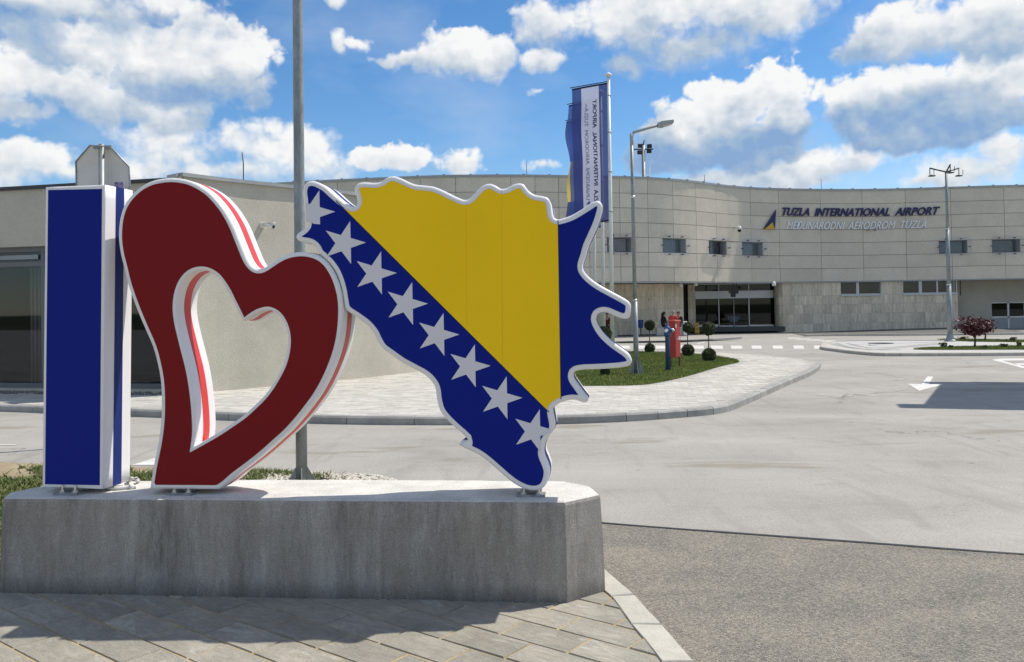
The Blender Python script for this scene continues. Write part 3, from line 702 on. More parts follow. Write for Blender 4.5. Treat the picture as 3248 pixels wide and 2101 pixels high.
def side_band(root, pl, loop, m, sg=1, h0=.098, h1=.176):
    mb = MB(); n = len(loop); vs = []
    for h, d_ in ((h0, 0), (h0, -.002*sg), (h1, -.002*sg), (h1, 0)): vs += [pl(p.x, p.y, h) for p in offset(loop, d_, False)]
    mb.add(vs, [(k*n+i, k*n+(i+1) % n, (k+1)*n+(i+1) % n, (k+1)*n+i) for k in range(3) for i in range(n)], False)
    return mb.build('side_band', m, root)
def anchor(root, px, wd=.165, dp=.11, yaw=0):
    c = Z(*px, BH); rz = -yaw; ex = Vector((math.cos(rz), math.sin(rz), 0)); ey = Vector((-math.sin(rz), math.cos(rz), 0))
    pt = MB().box(c+ey*dp/2+Vector((0, 0, .006)), (wd, dp, .012), rz, .002).build('anchor_plate', ZINC, root)
    for s_ in (-.25, .27):
        q_ = c+ex*wd*s_+ey*.035
        MB().lathe(q_+Vector((0, 0, .011)), [(.021, 0), (.021, .004), (.014, .004), (.014, .014), (.007, .015), (.007, .038), (.004, .042)], 10, False).build('bolt', BOLT, pt)
    MB().box(c+ey*(dp*.9)+Vector((0, 0, .016)), (wd*.7, .05, .024), rz).build('foot_bracket', ZINC, root)
c1 = lambda x, y: (100+x/1.4, 520+y/1.4); c2 = lambda x, y: (920+x/1.4, 520+y/1.4)
# letter I
P0 = Z(324, 1553, BH+.03); plI = Plane2((P0.x, P0.y, 0), R(10.4))
tl, tr_, br, bl = [plI.px(*p) for p in ((144, 593.6), (334, 586.4), (324, 1553), (133, 1546))]
outI = smooth_loop([bl, br, tr_, tl], .08, corners=(0, 1, 2, 3))
if area(outI) < 0: outI = outI[::-1]
rI = thing('sign_letter', (P0.x-.2, P0.y+.13, BH), 'tall blue letter I with white edges at the left end of the concrete block', 'sign letter')
letter_body(rI, plI, outI, None, .008)
fl = [plI.px(*c1(*p)) for p in ((61, 1423), (303, 1427), (313, 112), (75, 117))]
MB().prism(fl, plI, -.0025, .004).build('face_panel', BLUE, rI)
side_band(rI, plI, outI, BLUEBAND)
anchor(rI, (205, 1572), .16, .11, R(10))
# heart
H0 = Z(470, 1553, BH+.03); plH = Plane2((H0.x, H0.y, 0), R(6.2))
ho = [(523, 1445), (538, 1350), (560, 1240), (572, 1150), (575, 1050), (570, 960), (555, 880), (535, 810), (505, 740), (475, 670), (448, 600), (425, 530), (408, 460), (393, 400), (385, 340), (386, 280), (395, 225), (415, 175), (445, 135), (485, 100), (530, 77), (575, 66), (620, 62), (665, 66), (705, 76), (745, 95), (785, 122), (820, 157), (850, 195), (878, 240), (900, 285), (920, 335), (938, 380), (955, 420), (972, 447), (990, 463), (1010, 467), (1030, 462), (1060, 443), (1090, 423), (1125, 405), (1160, 395), (1195, 391), (1230, 394), (1265, 404), (1295, 422), (1320, 448), (1343, 485), (1360, 525), (1374, 575), (1380, 620), (1381, 660), (1378, 720), (1368, 790), (1352, 850), (1330, 910), (1300, 975), (1265, 1035), (1225, 1090), (1185, 1140), (1135, 1195), (1080, 1245), (1020, 1298), (960, 1345), (900, 1390), (860, 1425), (828, 1447)]
hh = [(702, 1283), (712, 1200), (710, 1110), (700, 1010), (685, 920), (665, 840), (645, 760), (632, 700), (626, 640), (632, 580), (648, 530), (675, 490), (710, 465), (750, 456), (790, 462), (830, 485), (860, 520), (885, 560), (905, 600), (930, 650), (945, 682), (975, 660), (1010, 642), (1050, 634), (1085, 645), (1115, 670), (1138, 710), (1150, 755), (1152, 800), (1145, 850), (1130, 900), (1105, 950), (1075, 1000), (1040, 1045), (1000, 1085), (950, 1130), (900, 1165), (840, 1205), (780, 1240)]
outH = smooth_loop([plH.px(*c1(*p)) for p in ho], .014, corners=(0, len(ho)-1))
redH = smooth_loop([plH.px(*c1(*p)) for p in hh], .014, corners=(0, 20))
if area(outH) < 0: outH = outH[::-1]
if area(redH) < 0: redH = redH[::-1]
holeH = offset(redH, .021)
rH = thing('sign_heart', (-1.9, 5.05, BH), 'large dark red open heart with white edges beside the letter I', 'sign heart')
letter_body(rH, plH, outH, holeH)
MB().prism(offset(outH, .026), plH, -.0025, .004, [redH]).build('face_panel', RED, rH)
side_band(rH, plH, outH, REDBAND); side_band(rH, plH, holeH, REDBAND, -1)
anchor(rH, (566, 1573), .165, .11, R(6))
# map in the colours of the flag
plM = Plane2(plH(0, 0, .012), R(6.2))
mo = [(25, 325), (33, 308), (50, 297), (68, 282), (75, 265), (70, 240), (62, 215), (60, 190), (58, 160), (54, 130), (57, 105), (68, 85), (85, 77), (105, 76), (130, 85), (160, 103), (190, 130), (225, 160), (255, 180), (280, 190), (293, 183), (297, 165), (293, 140), (285, 115), (290, 95), (305, 85), (330, 81), (370, 84), (400, 80), (420, 67), (440, 56), (465, 55), (495, 65), (530, 82), (560, 92), (600, 96), (640, 102), (680, 118), (720, 138), (750, 152), (775, 160), (795, 155), (815, 135), (840, 108), (865, 92), (890, 88), (915, 98), (935, 110), (960, 108), (990, 92), (1015, 86), (1035, 90), (1050, 108), (1065, 125), (1090, 138), (1120, 143), (1145, 152), (1158, 175), (1163, 210), (1170, 235), (1185, 246), (1210, 242), (1250, 228), (1290, 205), (1325, 183), (1350, 167), (1368, 164), (1383, 175), (1388, 195), (1380, 230), (1365, 275), (1345, 320), (1325, 365), (1312, 410), (1300, 450), (1305, 475), (1330, 505), (1370, 535), (1420, 563), (1470, 590), (1500, 608), (1513, 625), (1513, 650), (1508, 680), (1495, 688), (1470, 686), (1440, 675), (1410, 662), (1385, 660), (1365, 670), (1360, 690), (1368, 715), (1390, 750), (1425, 785), (1465, 815), (1500, 840), (1515, 860), (1518, 880), (1505, 897), (1470, 905), (1410, 910), (1350, 913), (1300, 915), (1268, 922), (1258, 935), (1260, 955), (1280, 985), (1305, 1020), (1325, 1045), (1320, 1057), (1300, 1060), (1270, 1050), (1240, 1050), (1200, 1062), (1175, 1080), (1165, 1095), (1168, 1120), (1175, 1160), (1170, 1185), (1150, 1210), (1130, 1250), (1125, 1290), (1140, 1330), (1150, 1365), (1145, 1405), (1130, 1435), (1105, 1450), (1075, 1453), (1040, 1445), (1000, 1425), (960, 1395), (920, 1360), (880, 1325), (840, 1295), (800, 1275), (770, 1262), (750, 1245), (757, 1238), (780, 1237), (790, 1228), (770, 1205), (730, 1170), (690, 1130), (665, 1095), (652, 1050), (645, 1000), (630, 970), (600, 940), (550, 912), (500, 885), (450, 850), (410, 820), (390, 790), (370, 750), (340, 715), (300, 685), (262, 660), (244, 640), (236, 600), (229, 560), (216, 515), (198, 475), (172, 440), (145, 414), (128, 398), (116, 375), (100, 360), (80, 352), (55, 348), (35, 340)]
outM = smooth_loop([plM.px(*c2(*p)) for p in mo], .012)
if area(outM) < 0: outM = outM[::-1]
inM = offset(outM, .030)
M2 = lambda x, y: plM.px(*c2(x, y))
rM = thing('sign_map', (.0, 4.9, BH), 'map-shaped sign in blue and yellow with a row of white stars', 'map sign')
letter_body(rM, plM, outM, None)
MB().prism(inM, plM, -.0025, .004).build('face_panel', BLUE, rM)
yl = line_clip(inM, M2(205, 165), M2(1150, 1103), 1); yl = line_clip(yl, M2(1190, 250), M2(1203, 1045), -1)
cl = []
for p in yl:
    if not cl or (p-cl[-1]).length > 1e-4: cl.append(p)
tp_y = [p for p in cl]
MB().prism(tp_y, plM, -.0045, -.002).build('yellow_triangle', YEL, rM)
mb = MB()
for a_, b_ in ((M2(205, 165), M2(1150, 1103)), (M2(1190, 250), M2(1203, 1045))):
    d_ = (b_-a_).normalized(); nrm = Vector((-d_.y, d_.x))*.002; mb.prism([a_-nrm, b_-nrm, b_+nrm, a_+nrm], plM, -.0046, -.0025)
mb.build('seam_line', BLACK, rM)
mb = MB()
for x, y0, y1 in ((782, 175, 740), (940, 118, 895)):
    a_, b_ = M2(x, y0), M2(x+4, y1); mb.prism([a_-Vector((.0008, 0)), b_-Vector((.0008, 0)), b_+Vector((.0008, 0)), a_+Vector((.0008, 0))], plM, -.0051, -.0045)
mb.build('vinyl_seam', mat('vinyl_seam', (.70, .44, .01), .7), rM)
star0 = [(268, 255), (338, 350), (272, 445), (163, 412), (160, 297)]
def isect(a_, b_, c_, d_):
    r1, r2 = b_-a_, d_-c_; t_ = ((c_.x-a_.x)*r2.y-(c_.y-a_.y)*r2.x)/(r1.x*r2.y-r1.y*r2.x); return a_+r1*t_
steps = [(-137, -137), (0, 0), (137, 135), (275, 271), (414, 408), (553, 547), (694, 689), (841, 835)]
for k, (dx, dy) in enumerate(steps):
    t5 = [M2(x+dx, y+dy) for x, y in star0]; pts = []
    for i in range(5):
        a_, b_ = t5[i], t5[(i+1) % 5]; pts += [a_, isect(t5[i], t5[(i+2) % 5], t5[(i+4) % 5], t5[(i+1) % 5])]
    if k == 0: pts = line_clip(pts, M2(72, 0), M2(72, 800), 1); pts = line_clip(pts, M2(40, 262), M2(120, 268), 1)
    if k == 7: pts = line_clip(pts, M2(1160, 1000), M2(1160, 1500), -1); pts = line_clip(pts, M2(1160, 1225), M2(1118, 1290), -1)
    MB().prism(pts, plM, -.0045, -.002).build('star', STARW, rM)
side_band(rM, plM, outM, BLUEBAND)
anchor(rM, (1683, 1578), .16, .09, R(6))
# cable conduit between the letters
cb = [Z(u, v, BH+.012) for u, v in ((330, 1546), (350, 1549), (372, 1549), (400, 1546), (432, 1544))]
CBL = mat('white_conduit', (.66, .65, .62), .5)
mb = MB()
sm_ = [cb[0].lerp(cb[1], t_) for t_ in np.linspace(0, 1, 8)]+[cb[1].lerp(cb[2], t_) for t_ in np.linspace(0, 1, 8)[1:]]+[cb[2].lerp(cb[3], t_) for t_ in np.linspace(0, 1, 10)[1:]]+[cb[3].lerp(cb[4], t_) for t_ in np.linspace(0, 1, 10)[1:]]
mb.tube(sm_, [.010 if i % 2 else .012 for i in range(len(sm_))], 8)
cbl = mb.build('cable_conduit', CBL); tag(cbl, 'white corrugated cable lying on the block between the letter and the heart', 'cable')
MB().tube([cb[3]+Vector((.02, 0, 0)), cb[3].lerp(cb[4], .75)], .016, 10).build('connector', CBL, cbl)
lp = [Z(u, v, BH+.01+dz) for u, v, dz in ((405, 1526, 0), (418, 1519, .03), (432, 1519, .03), (438, 1527, 0))]
tag(MB().tube(lp, .013, 8).build('cable_loop', CBL), 'short white cable loop rising at the back of the letter I', 'cable')
# ================================================================== TERMINAL BUILDING
RZF = 8.7; SOF = 2.9; NROW = 7; RH = (RZF-.12-SOF)/NROW
ctl = [(1003, 573), (1336, 558), (1448, 555), (1623, 554), (1775, 556), (1968, 559), (2057, 562), (2137, 567.5), (2210, 575), (2274, 584), (2330, 590), (2383, 594.5), (2473, 597.7), (2605, 600), (2738, 600), (2875, 597.5), (3019, 592.9), (3188, 587.5), (3248, 586.8)]
cp = [Vector(Z(u, v, RZF).xy) for u, v in ctl]
cp = [cp[0]+(cp[0]-cp[1])*2.2+Vector((0, 2)), cp[0]+(cp[0]-cp[1])*1.1+Vector((0, .6))]+cp+[cp[-1]+Vector((6, -.8)), cp[-1]+Vector((16, -3.2))]
TC = smooth_loop(cp, .25, closed=False)
# light smoothing of measuring noise
for _ in range(14): TC = [TC[0]]+[(TC[i-1]+TC[i]*2+TC[i+1])/4 for i in range(1, len(TC)-1)]+[TC[-1]]
TL = [0.]
for i in range(len(TC)-1): TL.append(TL[-1]+(TC[i+1]-TC[i]).length)
TN = []
for i in range(len(TC)):
    t_ = (TC[min(i+1, len(TC)-1)]-TC[max(i-1, 0)]).normalized(); TN.append(Vector((t_.y, -t_.x)))
def W3(s, z, off=0.):                                # arc length, height, distance in front of the facade
    s = max(0., min(s, TL[-1]-1e-4)); i = int(np.searchsorted(TL, s, 'right'))-1; t_ = (s-TL[i])/(TL[i+1]-TL[i])
    p = TC[i].lerp(TC[i+1], t_); n_ = TN[i].lerp(TN[i+1], t_).normalized(); return Vector((p.x+n_.x*off, p.y+n_.y*off, z))
U_ = [vpx(Vector((p.x, p.y, 5.)))[0] for p in TC]
def S_of(u): return float(np.interp(u, U_, TL))
def at_wall(u, v, off=0.):                           # pixel -> (arc length, height) on the facade
    s = S_of(u); p = W3(s, 5, off); d = ray(u, v); t_ = p.y/d.y; return s, CH+d.z*t_
def slab(s0, s1, z0, z1, o0, o1, k=3):               # curved slab following the facade, o0 back, o1 front
    mb = MB(); vs = []
    for j in range(k+1):
        s = s0+(s1-s0)*j/k; vs += [W3(s, z0, o0), W3(s, z0, o1), W3(s, z1, o1), W3(s, z1, o0)]
    fs = [(j*4+i, j*4+(i+1) % 4, (j+1)*4+(i+1) % 4, (j+1)*4+i) for j in range(k) for i in range(4)]+[(3, 2, 1, 0), (k*4, k*4+1, k*4+2, k*4+3)]
    return mb.add(vs, fs)
tb = thing('terminal_building', W3(S_of(2300), -.25), 'long curved airport terminal clad in pale grey panels above travertine walls', 'terminal')
jt = [S_of(u) for u in (1072, 1204, 1336, 1448, 1623, 1700, 1775, 1870, 1968, 2057, 2137, 2210, 2274, 2383, 2473, 2605, 2738, 2875, 3019, 3188)]
jt = [jt[0]-2.7*k for k in range(7, 0, -1)]+jt+[jt[-1]+2.8*k for k in range(1, 5)]
jt = [s for s in jt if 0 <= s < TL[-1]]
wins = [(1926, 2003), (2102, 2176), (2249, 2304.5), (2354.5, 2419.5), (2978.6, 3067.9), (3147, 3235.7)]
wins = [(S_of(a_), S_of(b_)) for a_, b_ in wins]
WR = 2                                               # the window row, counted from the bottom
GAP = .011
for r_i in range(NROW):
    z0, z1 = SOF+r_i*RH+GAP, SOF+(r_i+1)*RH-GAP
    segs = []
    for a_, b_ in zip(jt[:-1], jt[1:]):
        cur = [(a_, b_)]
        if r_i == WR:
            for wa, wb in wins:
                nx = []
                for x0, x1 in cur:
                    if wb <= x0 or wa >= x1: nx.append((x0, x1)); continue
                    if wa-x0 > .12: nx.append((x0, wa))
                    if x1-wb > .12: nx.append((wb, x1))
                cur = nx
        segs += cur
    for x0, x1 in segs: slab(x0+GAP, x1-GAP, z0, z1, -.06, random.uniform(-.004, .004)).build('wall_panel', PANEL, tb)
slab(0, TL[-1], SOF-.05, RZF-.1, -.75, -.6, 120).build('wall', DARKJ, tb)
mb = slab(jt[0], jt[-1], SOF-.06, SOF+.002, -.5, -.004, 100); mb.build('soffit', GREYP, tb)
slab(0, TL[-1], RZF-.13, RZF, -.5, .05, 140).build('coping', COPING, tb)
mb = MB()
for k in range(60):
    s = jt[0]+1.0+k*1.42
    if s < TL[-1]-1: p = W3(s, RZF+.012, 0); mb.box(p, (.09, .16, .05), math.atan2(*(W3(s+.1, 0)-W3(s-.1, 0)).yx))
mb.build('coping_joint', ZINC, tb)
tops = [W3(s, RZF-.35, -.4) for s in np.linspace(0, TL[-1]-.01, 90)]
MB().sheet([tuple(p) for p in tops]+[(60, 95, RZF-.35), (-30, 95, RZF-.35)]).build('roof', COPING, tb)
BLIND = mat('window_blind', (.26, .29, .30), .6, var=.1, vs=2)
def rr(s0, s1, z0, z1, r, k=5):                      # rounded rectangle
    out = []
    for cx_, cz_, a0 in ((s1-r, z0+r, -90), (s1-r, z1-r, 0), (s0+r, z1-r, 90), (s0+r, z0+r, 180)):
        out += [Vector((cx_+r*math.cos(R(a0+90*j/k)), cz_+r*math.sin(R(a0+90*j/k)))) for j in range(k+1)]
    return out
for i, (s0, s1) in enumerate(wins):
    z0, z1 = SOF+WR*RH, SOF+(WR+1)*RH; fn = lambda x, z, o: tuple(W3(x, z, o))
    mb = MB()
    for (a_, b_, c_, d_) in ((s0-.02, s0, z0, z1), (s1, s1+.02, z0, z1), (s0-.02, s1+.02, z0-.02, z0), (s0-.02, s1+.02, z1, z1+.02)):
        mb.add(slab(a_, b_, c_, d_, -.55, -.07, 1).v, slab(a_, b_, c_, d_, -.55, -.07, 1).f)
    wf = mb.build('window', GREYP, tb)
    mb = MB()
    for (a_, b_, c_, d_) in ((s0, s0+.07, z0, z1), (s1-.07, s1, z0, z1), (s0+.07, s1-.07, z0, z0+.06), (s0+.07, s1-.07, z1-.06, z1)):
        q_ = slab(a_, b_, c_, d_, -.5, -.42, 1); mb.add(q_.v, q_.f)
    mb.build('frame', FRAMEG, wf)
    slab(s0+.07, s1-.07, z0+.06, z1-.06, -.47, -.46, 1).build('pane', GLASSF, wf)
    if i == 5:
        mb = MB()
        for j in range(9): q_ = slab(s0+.08, s1-.1, z0+.09+j*.085, z0+.145+j*.085, -.54, -.52, 1); mb.add(q_.v, q_.f)
        mb.build('blind', BLIND, wf)
    else: slab(s0+.07, s1-.07, z0+.06, z1-.06, -.55, -.53, 1).build('blind', BLIND, wf)
    m_ = .30
    MB().prism(rr(s0-m_*.55, s1+m_*.75, z0-.18, z1+.2, .3), fn, .16, .172).build('glass_cover', GLASSC, wf)
    mb = MB(); md = (s0+s1)/2; dx = (s1-s0)*.27
    for (x, z) in ((md-dx, z1+.09), (md+dx, z1+.09), (md-dx, z0-.09), (md+dx, z0-.09), (s0-.08, (z0+z1)/2), (s1+.12, (z0+z1)/2)):
        mb.tube([W3(x, z, 0), W3(x, z, .2)], .028, 8)
    mb.build('standoff', DARKM, wf)
# lettering and emblem
LBLUE = mat('sign_blue', (.008, .010, .085), .45); LSIL = mat('sign_silver', (.80, .83, .86), .4); LYEL = mat('sign_yellow', (.55, .36, .03), .45)
def glyphs(txt, bold):
    cu = bpy.data.curves.new('t', 'FONT'); cu.body = txt; cu.size = 1; cu.offset = bold; cu.extrude = 0; cu.resolution_u = 3
    ob = bpy.data.objects.new('t', cu); C.objects.link(ob); me = bpy.data.meshes.new_from_object(ob.evaluated_get(bpy.context.evaluated_depsgraph_get()))
    bm = bmesh.new(); bm.from_mesh(me); bmesh.ops.remove_doubles(bm, verts=bm.verts, dist=1e-5); bm.verts.index_update(); seen = set(); parts = []
    for v in bm.verts:
        if v.index in seen: continue
        st_ = [v]; seen.add(v.index); comp = []
        while st_:
            a_ = st_.pop(); comp.append(a_)
            for e in a_.link_edges:
                b_ = e.other_vert(a_)
                if b_.index not in seen: seen.add(b_.index); st_.append(b_)
        idx = {c_.index: i for i, c_ in enumerate(comp)}; fs = {f for c_ in comp for f in c_.link_faces}
        if fs: parts.append(([(c_.co.x, c_.co.y) for c_ in comp], [[idx[x.index] for x in f.verts] for f in fs]))
    bm.free(); bpy.data.objects.remove(ob); bpy.data.curves.remove(cu)
    parts.sort(key=lambda p: min(x for x, y in p[0])); out = []
    for vs, fs in parts:                             # accents and bars join the letter they overlap
        if out and min(x for x, y in vs) < max(x for x, y in out[-1][0])-.05: n_ = len(out[-1][0]); out[-1][0].extend(vs); out[-1][1].extend([[i+n_ for i in f] for f in fs])
        else: out.append((list(vs), [list(f) for f in fs]))
    return out
def flat_solid(mb, vs, fs, fn, a_, b_):
    bm = bmesh.new(); bv = [bm.verts.new((x, y, 0)) for x, y in vs]
    for f in fs:
        try: bm.faces.new([bv[i] for i in f])
        except ValueError: pass
    be = [e for e in bm.edges if len(e.link_faces) == 1]; bm.verts.index_update(); n_ = len(bv)
    V_ = [fn(x, y, a_) for x, y in vs]+[fn(x, y, b_) for x, y in vs]
    F_ = [tuple(v.index for v in f.verts) for f in bm.faces]+[tuple(n_+v.index for v in reversed(f.verts)) for f in bm.faces]+[(e.verts[0].index, e.verts[1].index, n_+e.verts[1].index, n_+e.verts[0].index) for e in be]
    bm.free(); mb.add(V_, F_)
def facade_text(txt, u0, v0, u1, v1, cap, shear, bold, m_, off):
    s0, z0 = at_wall(u0, v0); s1, z1 = at_wall(u1, v1)
    gl = glyphs(txt, bold); xs = [x for vs, fs in gl for x, y in vs]; ys_ = [y for vs, fs in gl for x, y in vs]; x0, x1, y1 = min(xs), max(xs), max(ys_)
    ys0 = min(ys_); H = cap; Wd = (s1-s0)-shear*H
    for vs, fs in gl:
        fn = lambda x, y, o: tuple(W3(s0+(x-x0)/(x1-x0)*Wd+(y-ys0)/(y1-ys0)*H*shear, z0+(z1-z0)*(x-x0)/(x1-x0)+(y-ys0)/(y1-ys0)*H, o))
        mb = MB(); flat_solid(mb, vs, fs, fn, off, off+.07); mb.build('letter', m_, tb)
facade_text('TUZLA  INTERNATIONAL  AIRPORT', 2475.6, 685, 2983.5, 682.2, .51, .34, .022, LBLUE, .06)
facade_text('ME\u0110UNARODNI  AERODROM  TUZLA', 2493, 728, 2946, 724, .50, .34, -.003, LSIL, .06)
lg = lambda pts: [Vector(at_wall(2400+x*.252, 640+y*.252)) for x, y in pts]
fnw = lambda x, z, o: tuple(W3(x, z, o))
MB().prism(lg([(80, 349), (195, 258), (222, 349), (243, 104)]), fnw, .05, .12).build('emblem', LBLUE, tb)
MB().prism(lg([(92, 350), (220, 350), (194, 262)]), fnw, .05, .115).build('emblem', LYEL, tb)
# ---- ground floor: travertine left of the door
def flat_slabs(pa, pb, z0, z1, rows, wd, thick=.04, holes=()):
    """travertine slabs on a straight wall from pa to pb (plan points)"""
    pa, pb = Vector(pa), Vector(pb); d = pb-pa; ln = d.length; d.normalize(); n_ = Vector((d.y, -d.x)); m_ = max(1, round(ln/wd)); a_ = math.atan2(d.y, d.x)
    zs_ = np.linspace(z0, z1, rows+1)
    for i in range(m_):
        for r_i in range(rows):
            c = pa+d*(ln*(i+.5)/m_)+n_*(thick/2+random.uniform(-.003, .003))
            MB().box((c.x, c.y, (zs_[r_i]+zs_[r_i+1])/2), (ln/m_-.006, thick, zs_[r_i+1]-zs_[r_i]-.006), a_).build('travertine_slab', TRAV, tb)
    c = (pa+pb)/2-n_*.16
    MB().box((c.x, c.y, (z0+z1)/2), (ln, .3, z1-z0), a_).build('wall', DARKJ, tb)
TL0 = P(1700, 900, 48.2); TL1 = P(2164.5, 900, 50.6); zf = -.12
flat_slabs(TL0.xy, TL1.xy, zf, SOF-.06, 4, .62)
flat_slabs(TL1.xy, (TL1.x+.35, 54.6), zf, SOF-.06, 4, .62)
DY = 54.; dl, dr = P(2204, 900, DY), P(2453, 900, DY); dz0 = P(2330, 1037, DY).z; ztop = P(2330, 900, DY).z
flat_slabs(P(2181, 900, DY).xy, (dl.x, DY), zf, SOF-.06, 4, .42)
MB().box((P(2172, 0, DY).x, DY+.6, 1.4), (.9, .1, 3.2)).build('gap_panel', DARKM, tb)  # dark panel filling the gap between wall and column
# the porch floor and its step
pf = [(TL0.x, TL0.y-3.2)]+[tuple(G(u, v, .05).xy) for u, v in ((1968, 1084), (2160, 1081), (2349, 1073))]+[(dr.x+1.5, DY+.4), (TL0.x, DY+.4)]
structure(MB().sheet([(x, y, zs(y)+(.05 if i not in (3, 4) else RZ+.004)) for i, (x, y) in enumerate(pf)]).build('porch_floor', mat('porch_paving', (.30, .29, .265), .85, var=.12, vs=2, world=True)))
kp = [G(u, v, .0) for u, v in ((1700, 1088), (1968, 1087), (2100, 1085), (2160, 1083), (2260, 1079), (2349, 1074))]
mb = MB()
for a_, b_ in zip(kp[:-1], kp[1:]):
    d_ = (b_-a_); c = (a_+b_)/2; mb.box((c.x, c.y+.06, c.z-.04), (d_.length+.02, .14, .20), math.atan2(d_.y, d_.x))
structure(mb.build('porch_kerb', KERB))
stp = (dl.x+dr.x)/2
MB().box((stp, DY-.55, (zf+dz0)/2), (dr.x-dl.x+.6, 1.3, dz0-zf+.02)).build('door_step', mat('dark_step', (.07, .07, .07), .8), tb)
# glazed entrance: transom, header, fixed lights and sliding leaves
def bar(u0, v0, u1, v1, y=DY, t_=.1, m_=ALU, name='frame_bar'):
    a_, b_ = P(u0, v0, y), P(u1, v1, y); return MB().box(((a_.x+b_.x)/2, y, (a_.z+b_.z)/2), (abs(b_.x-a_.x), t_, abs(a_.z-b_.z)))
ent = bar(2204, 925, 2453, 945).build('entrance', ALU, tb)
mb = MB()
for uu, w_, y0_, y1_ in ((2280, 4.5, 945.5, 1036), (2327.7, 3, 945.5, 1036), (2375.6, 5, 945.5, 1036), (2205.5, 3, 900, 1036), (2279, 3, 899, 924.5), (2374, 3.2, 899, 924.5)):
    q_ = bar(uu-w_/2, y0_, uu+w_/2, y1_); mb.add(q_.v, q_.f)
for a_ in ((2210, 898, 2452, 901), (2283, 1033, 2326, 1037), (2329.5, 1033, 2373, 1037)): q_ = bar(*a_, y=DY-.02); mb.add(q_.v, q_.f)
mb.build('door_frame', ALU, ent)
for a_ in ((2207.5, 1030.5, 2277.5, 1037), (2378.5, 1030.5, 2453, 1037)): bar(*a_, y=DY-.03, m_=WPAINT).build('sill', WPAINT, ent)
for u0, u1 in ((2207, 2278), (2282.5, 2326), (2329.4, 2373), (2378.3, 2453)): bar(u0, 945, u1, 1034, t_=.012).build('door_pane', GLASSD, ent)
for u0, u1 in ((2207, 2277.4), (2280.6, 2372.4), (2375.8, 2453)): bar(u0, 901, u1, 924.6, t_=.012).build('transom_pane', GLASSD, ent)
# dark hall behind the glass
x0, x1 = dl.x-1, dr.x+1
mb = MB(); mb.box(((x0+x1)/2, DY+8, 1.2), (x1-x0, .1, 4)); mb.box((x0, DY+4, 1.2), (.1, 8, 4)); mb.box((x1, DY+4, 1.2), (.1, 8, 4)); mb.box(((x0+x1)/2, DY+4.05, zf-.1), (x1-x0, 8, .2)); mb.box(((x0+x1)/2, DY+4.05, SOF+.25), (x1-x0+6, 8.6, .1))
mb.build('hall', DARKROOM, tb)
LITE = mat('pale_ceiling_part', (.42, .43, .44), .6)
mb = MB()
for u0, v0, u1, v1 in ((2222, 911, 2252, 924), (2292, 911, 2305, 922), (2324, 905, 2327, 923), (2352, 906, 2355, 923), (2384, 907, 2389, 921), (2397, 908, 2400, 921), (2428, 911, 2430, 922)):
    q_ = bar(u0, v0, u1, v1, y=DY+.9); mb.add(q_.v, q_.f)
mb.build('ceiling_light', LITE, tb)
# soft print on the sliding leaves: a half disc with a long pointer
PRINT = mat('frosted_print', (.10, .11, .13), .7)
arc = [P(2300+20*math.cos(a_)+24*0+27, 1003+20*math.sin(a_), DY-.03) for a_ in np.linspace(0, math.pi, 14)]
hd = [Vector((p.x, p.z)) for p in arc]+[Vector((P(2299, 1002, DY-.03).x, P(2299, 1002, DY-.03).z)), Vector((P(2330, 998, DY-.03).x, P(2330, 998, DY-.03).z)), Vector((P(2368, 982, DY-.03).x, P(2368, 982, DY-.03).z)), Vector((P(2366, 987, DY-.03).x, P(2366, 987, DY-.03).z))]
MB().prism(hd[:14], lambda x, z, h: (x, DY-.012-h, z), 0, .003).build('door_print', PRINT, ent)
hs_ = bar(2318, 915, 2342, 932, y=DY-2.2, t_=.12); q_ = bar(2318, 932, 2333, 943, y=DY-2.2, t_=.12); hs_.add(q_.v, q_.f)
a_ = P(2326, 915, DY-2.2); b_ = P(2336, 915, DY-2.2); hs_.tube([a_, (a_.x, a_.y, SOF-.02)], .02, 6); hs_.tube([b_, (b_.x, b_.y, SOF-.02)], .02, 6)
hs_.build('hanging_board', BLACK, tb)
bar(2312, 916, 2317.5, 931, y=DY-2.2, t_=.12).build('hanging_board', mat('brown_board', (.10, .05, .02), .6), tb)
for u, v in ((2159, 906), (2455, 903), (2207, 903)):
    p = P(u, v, 50.2); mb = MB(); mb.lathe((p.x, p.y, p.z-.06), [(.03, .25), (.06, .22), (.11, .16), (.12, .02), (.10, -.02)], 12); mb.build('soffit_lamp', WPAINT, tb)
# porch soffit from the facade line back to the recessed walls
fr = [W3(s, SOF-.03, -.3) for s in np.linspace(S_of(1560), S_of(2560), 40)]
MB().sheet([tuple(p) for p in fr]+[(dr.x+3, DY+1, SOF-.03), (TL0.x-3, DY+1, SOF-.03)]).build('porch_ceiling', GREYP, tb)
# ---- ground floor: travertine right of the door with its rounded corner and two window bands
sR0, sR1 = S_of(2520), S_of(3036)
def trav(u0, u1, v0, v1):
    return S_of(u0), S_of(u1), P(0, v1, 0).z if 0 else None
Wt = [(S_of(2666.8), S_of(2794.6)), (S_of(2863), S_of(3036))]; WZ = 2.02
zrow = [-.35, .28, .88, 1.46, WZ, SOF-.06]
cols = [sR0]
for a_, b_ in ((sR0, Wt[0][0]), (Wt[0][0], Wt[0][1]), (Wt[0][1], Wt[1][0]), (Wt[1][0], sR1)):
    m_ = max(1, round((b_-a_)/.6)); cols += [a_+(b_-a_)*j/m_ for j in range(1, m_+1)]
for a_, b_ in zip(cols[:-1], cols[1:]):
    for r_i in range(5):
        if r_i == 4 and any(a_ > w0-.05 and b_ < w1+.05 for w0, w1 in Wt): continue
        o_ = random.uniform(-.003, .003); slab(a_+.003, b_-.003, zrow[r_i]+.003, zrow[r_i+1]-.003, -.20, -.12+o_, 2).build('travertine_slab', TRAV, tb)
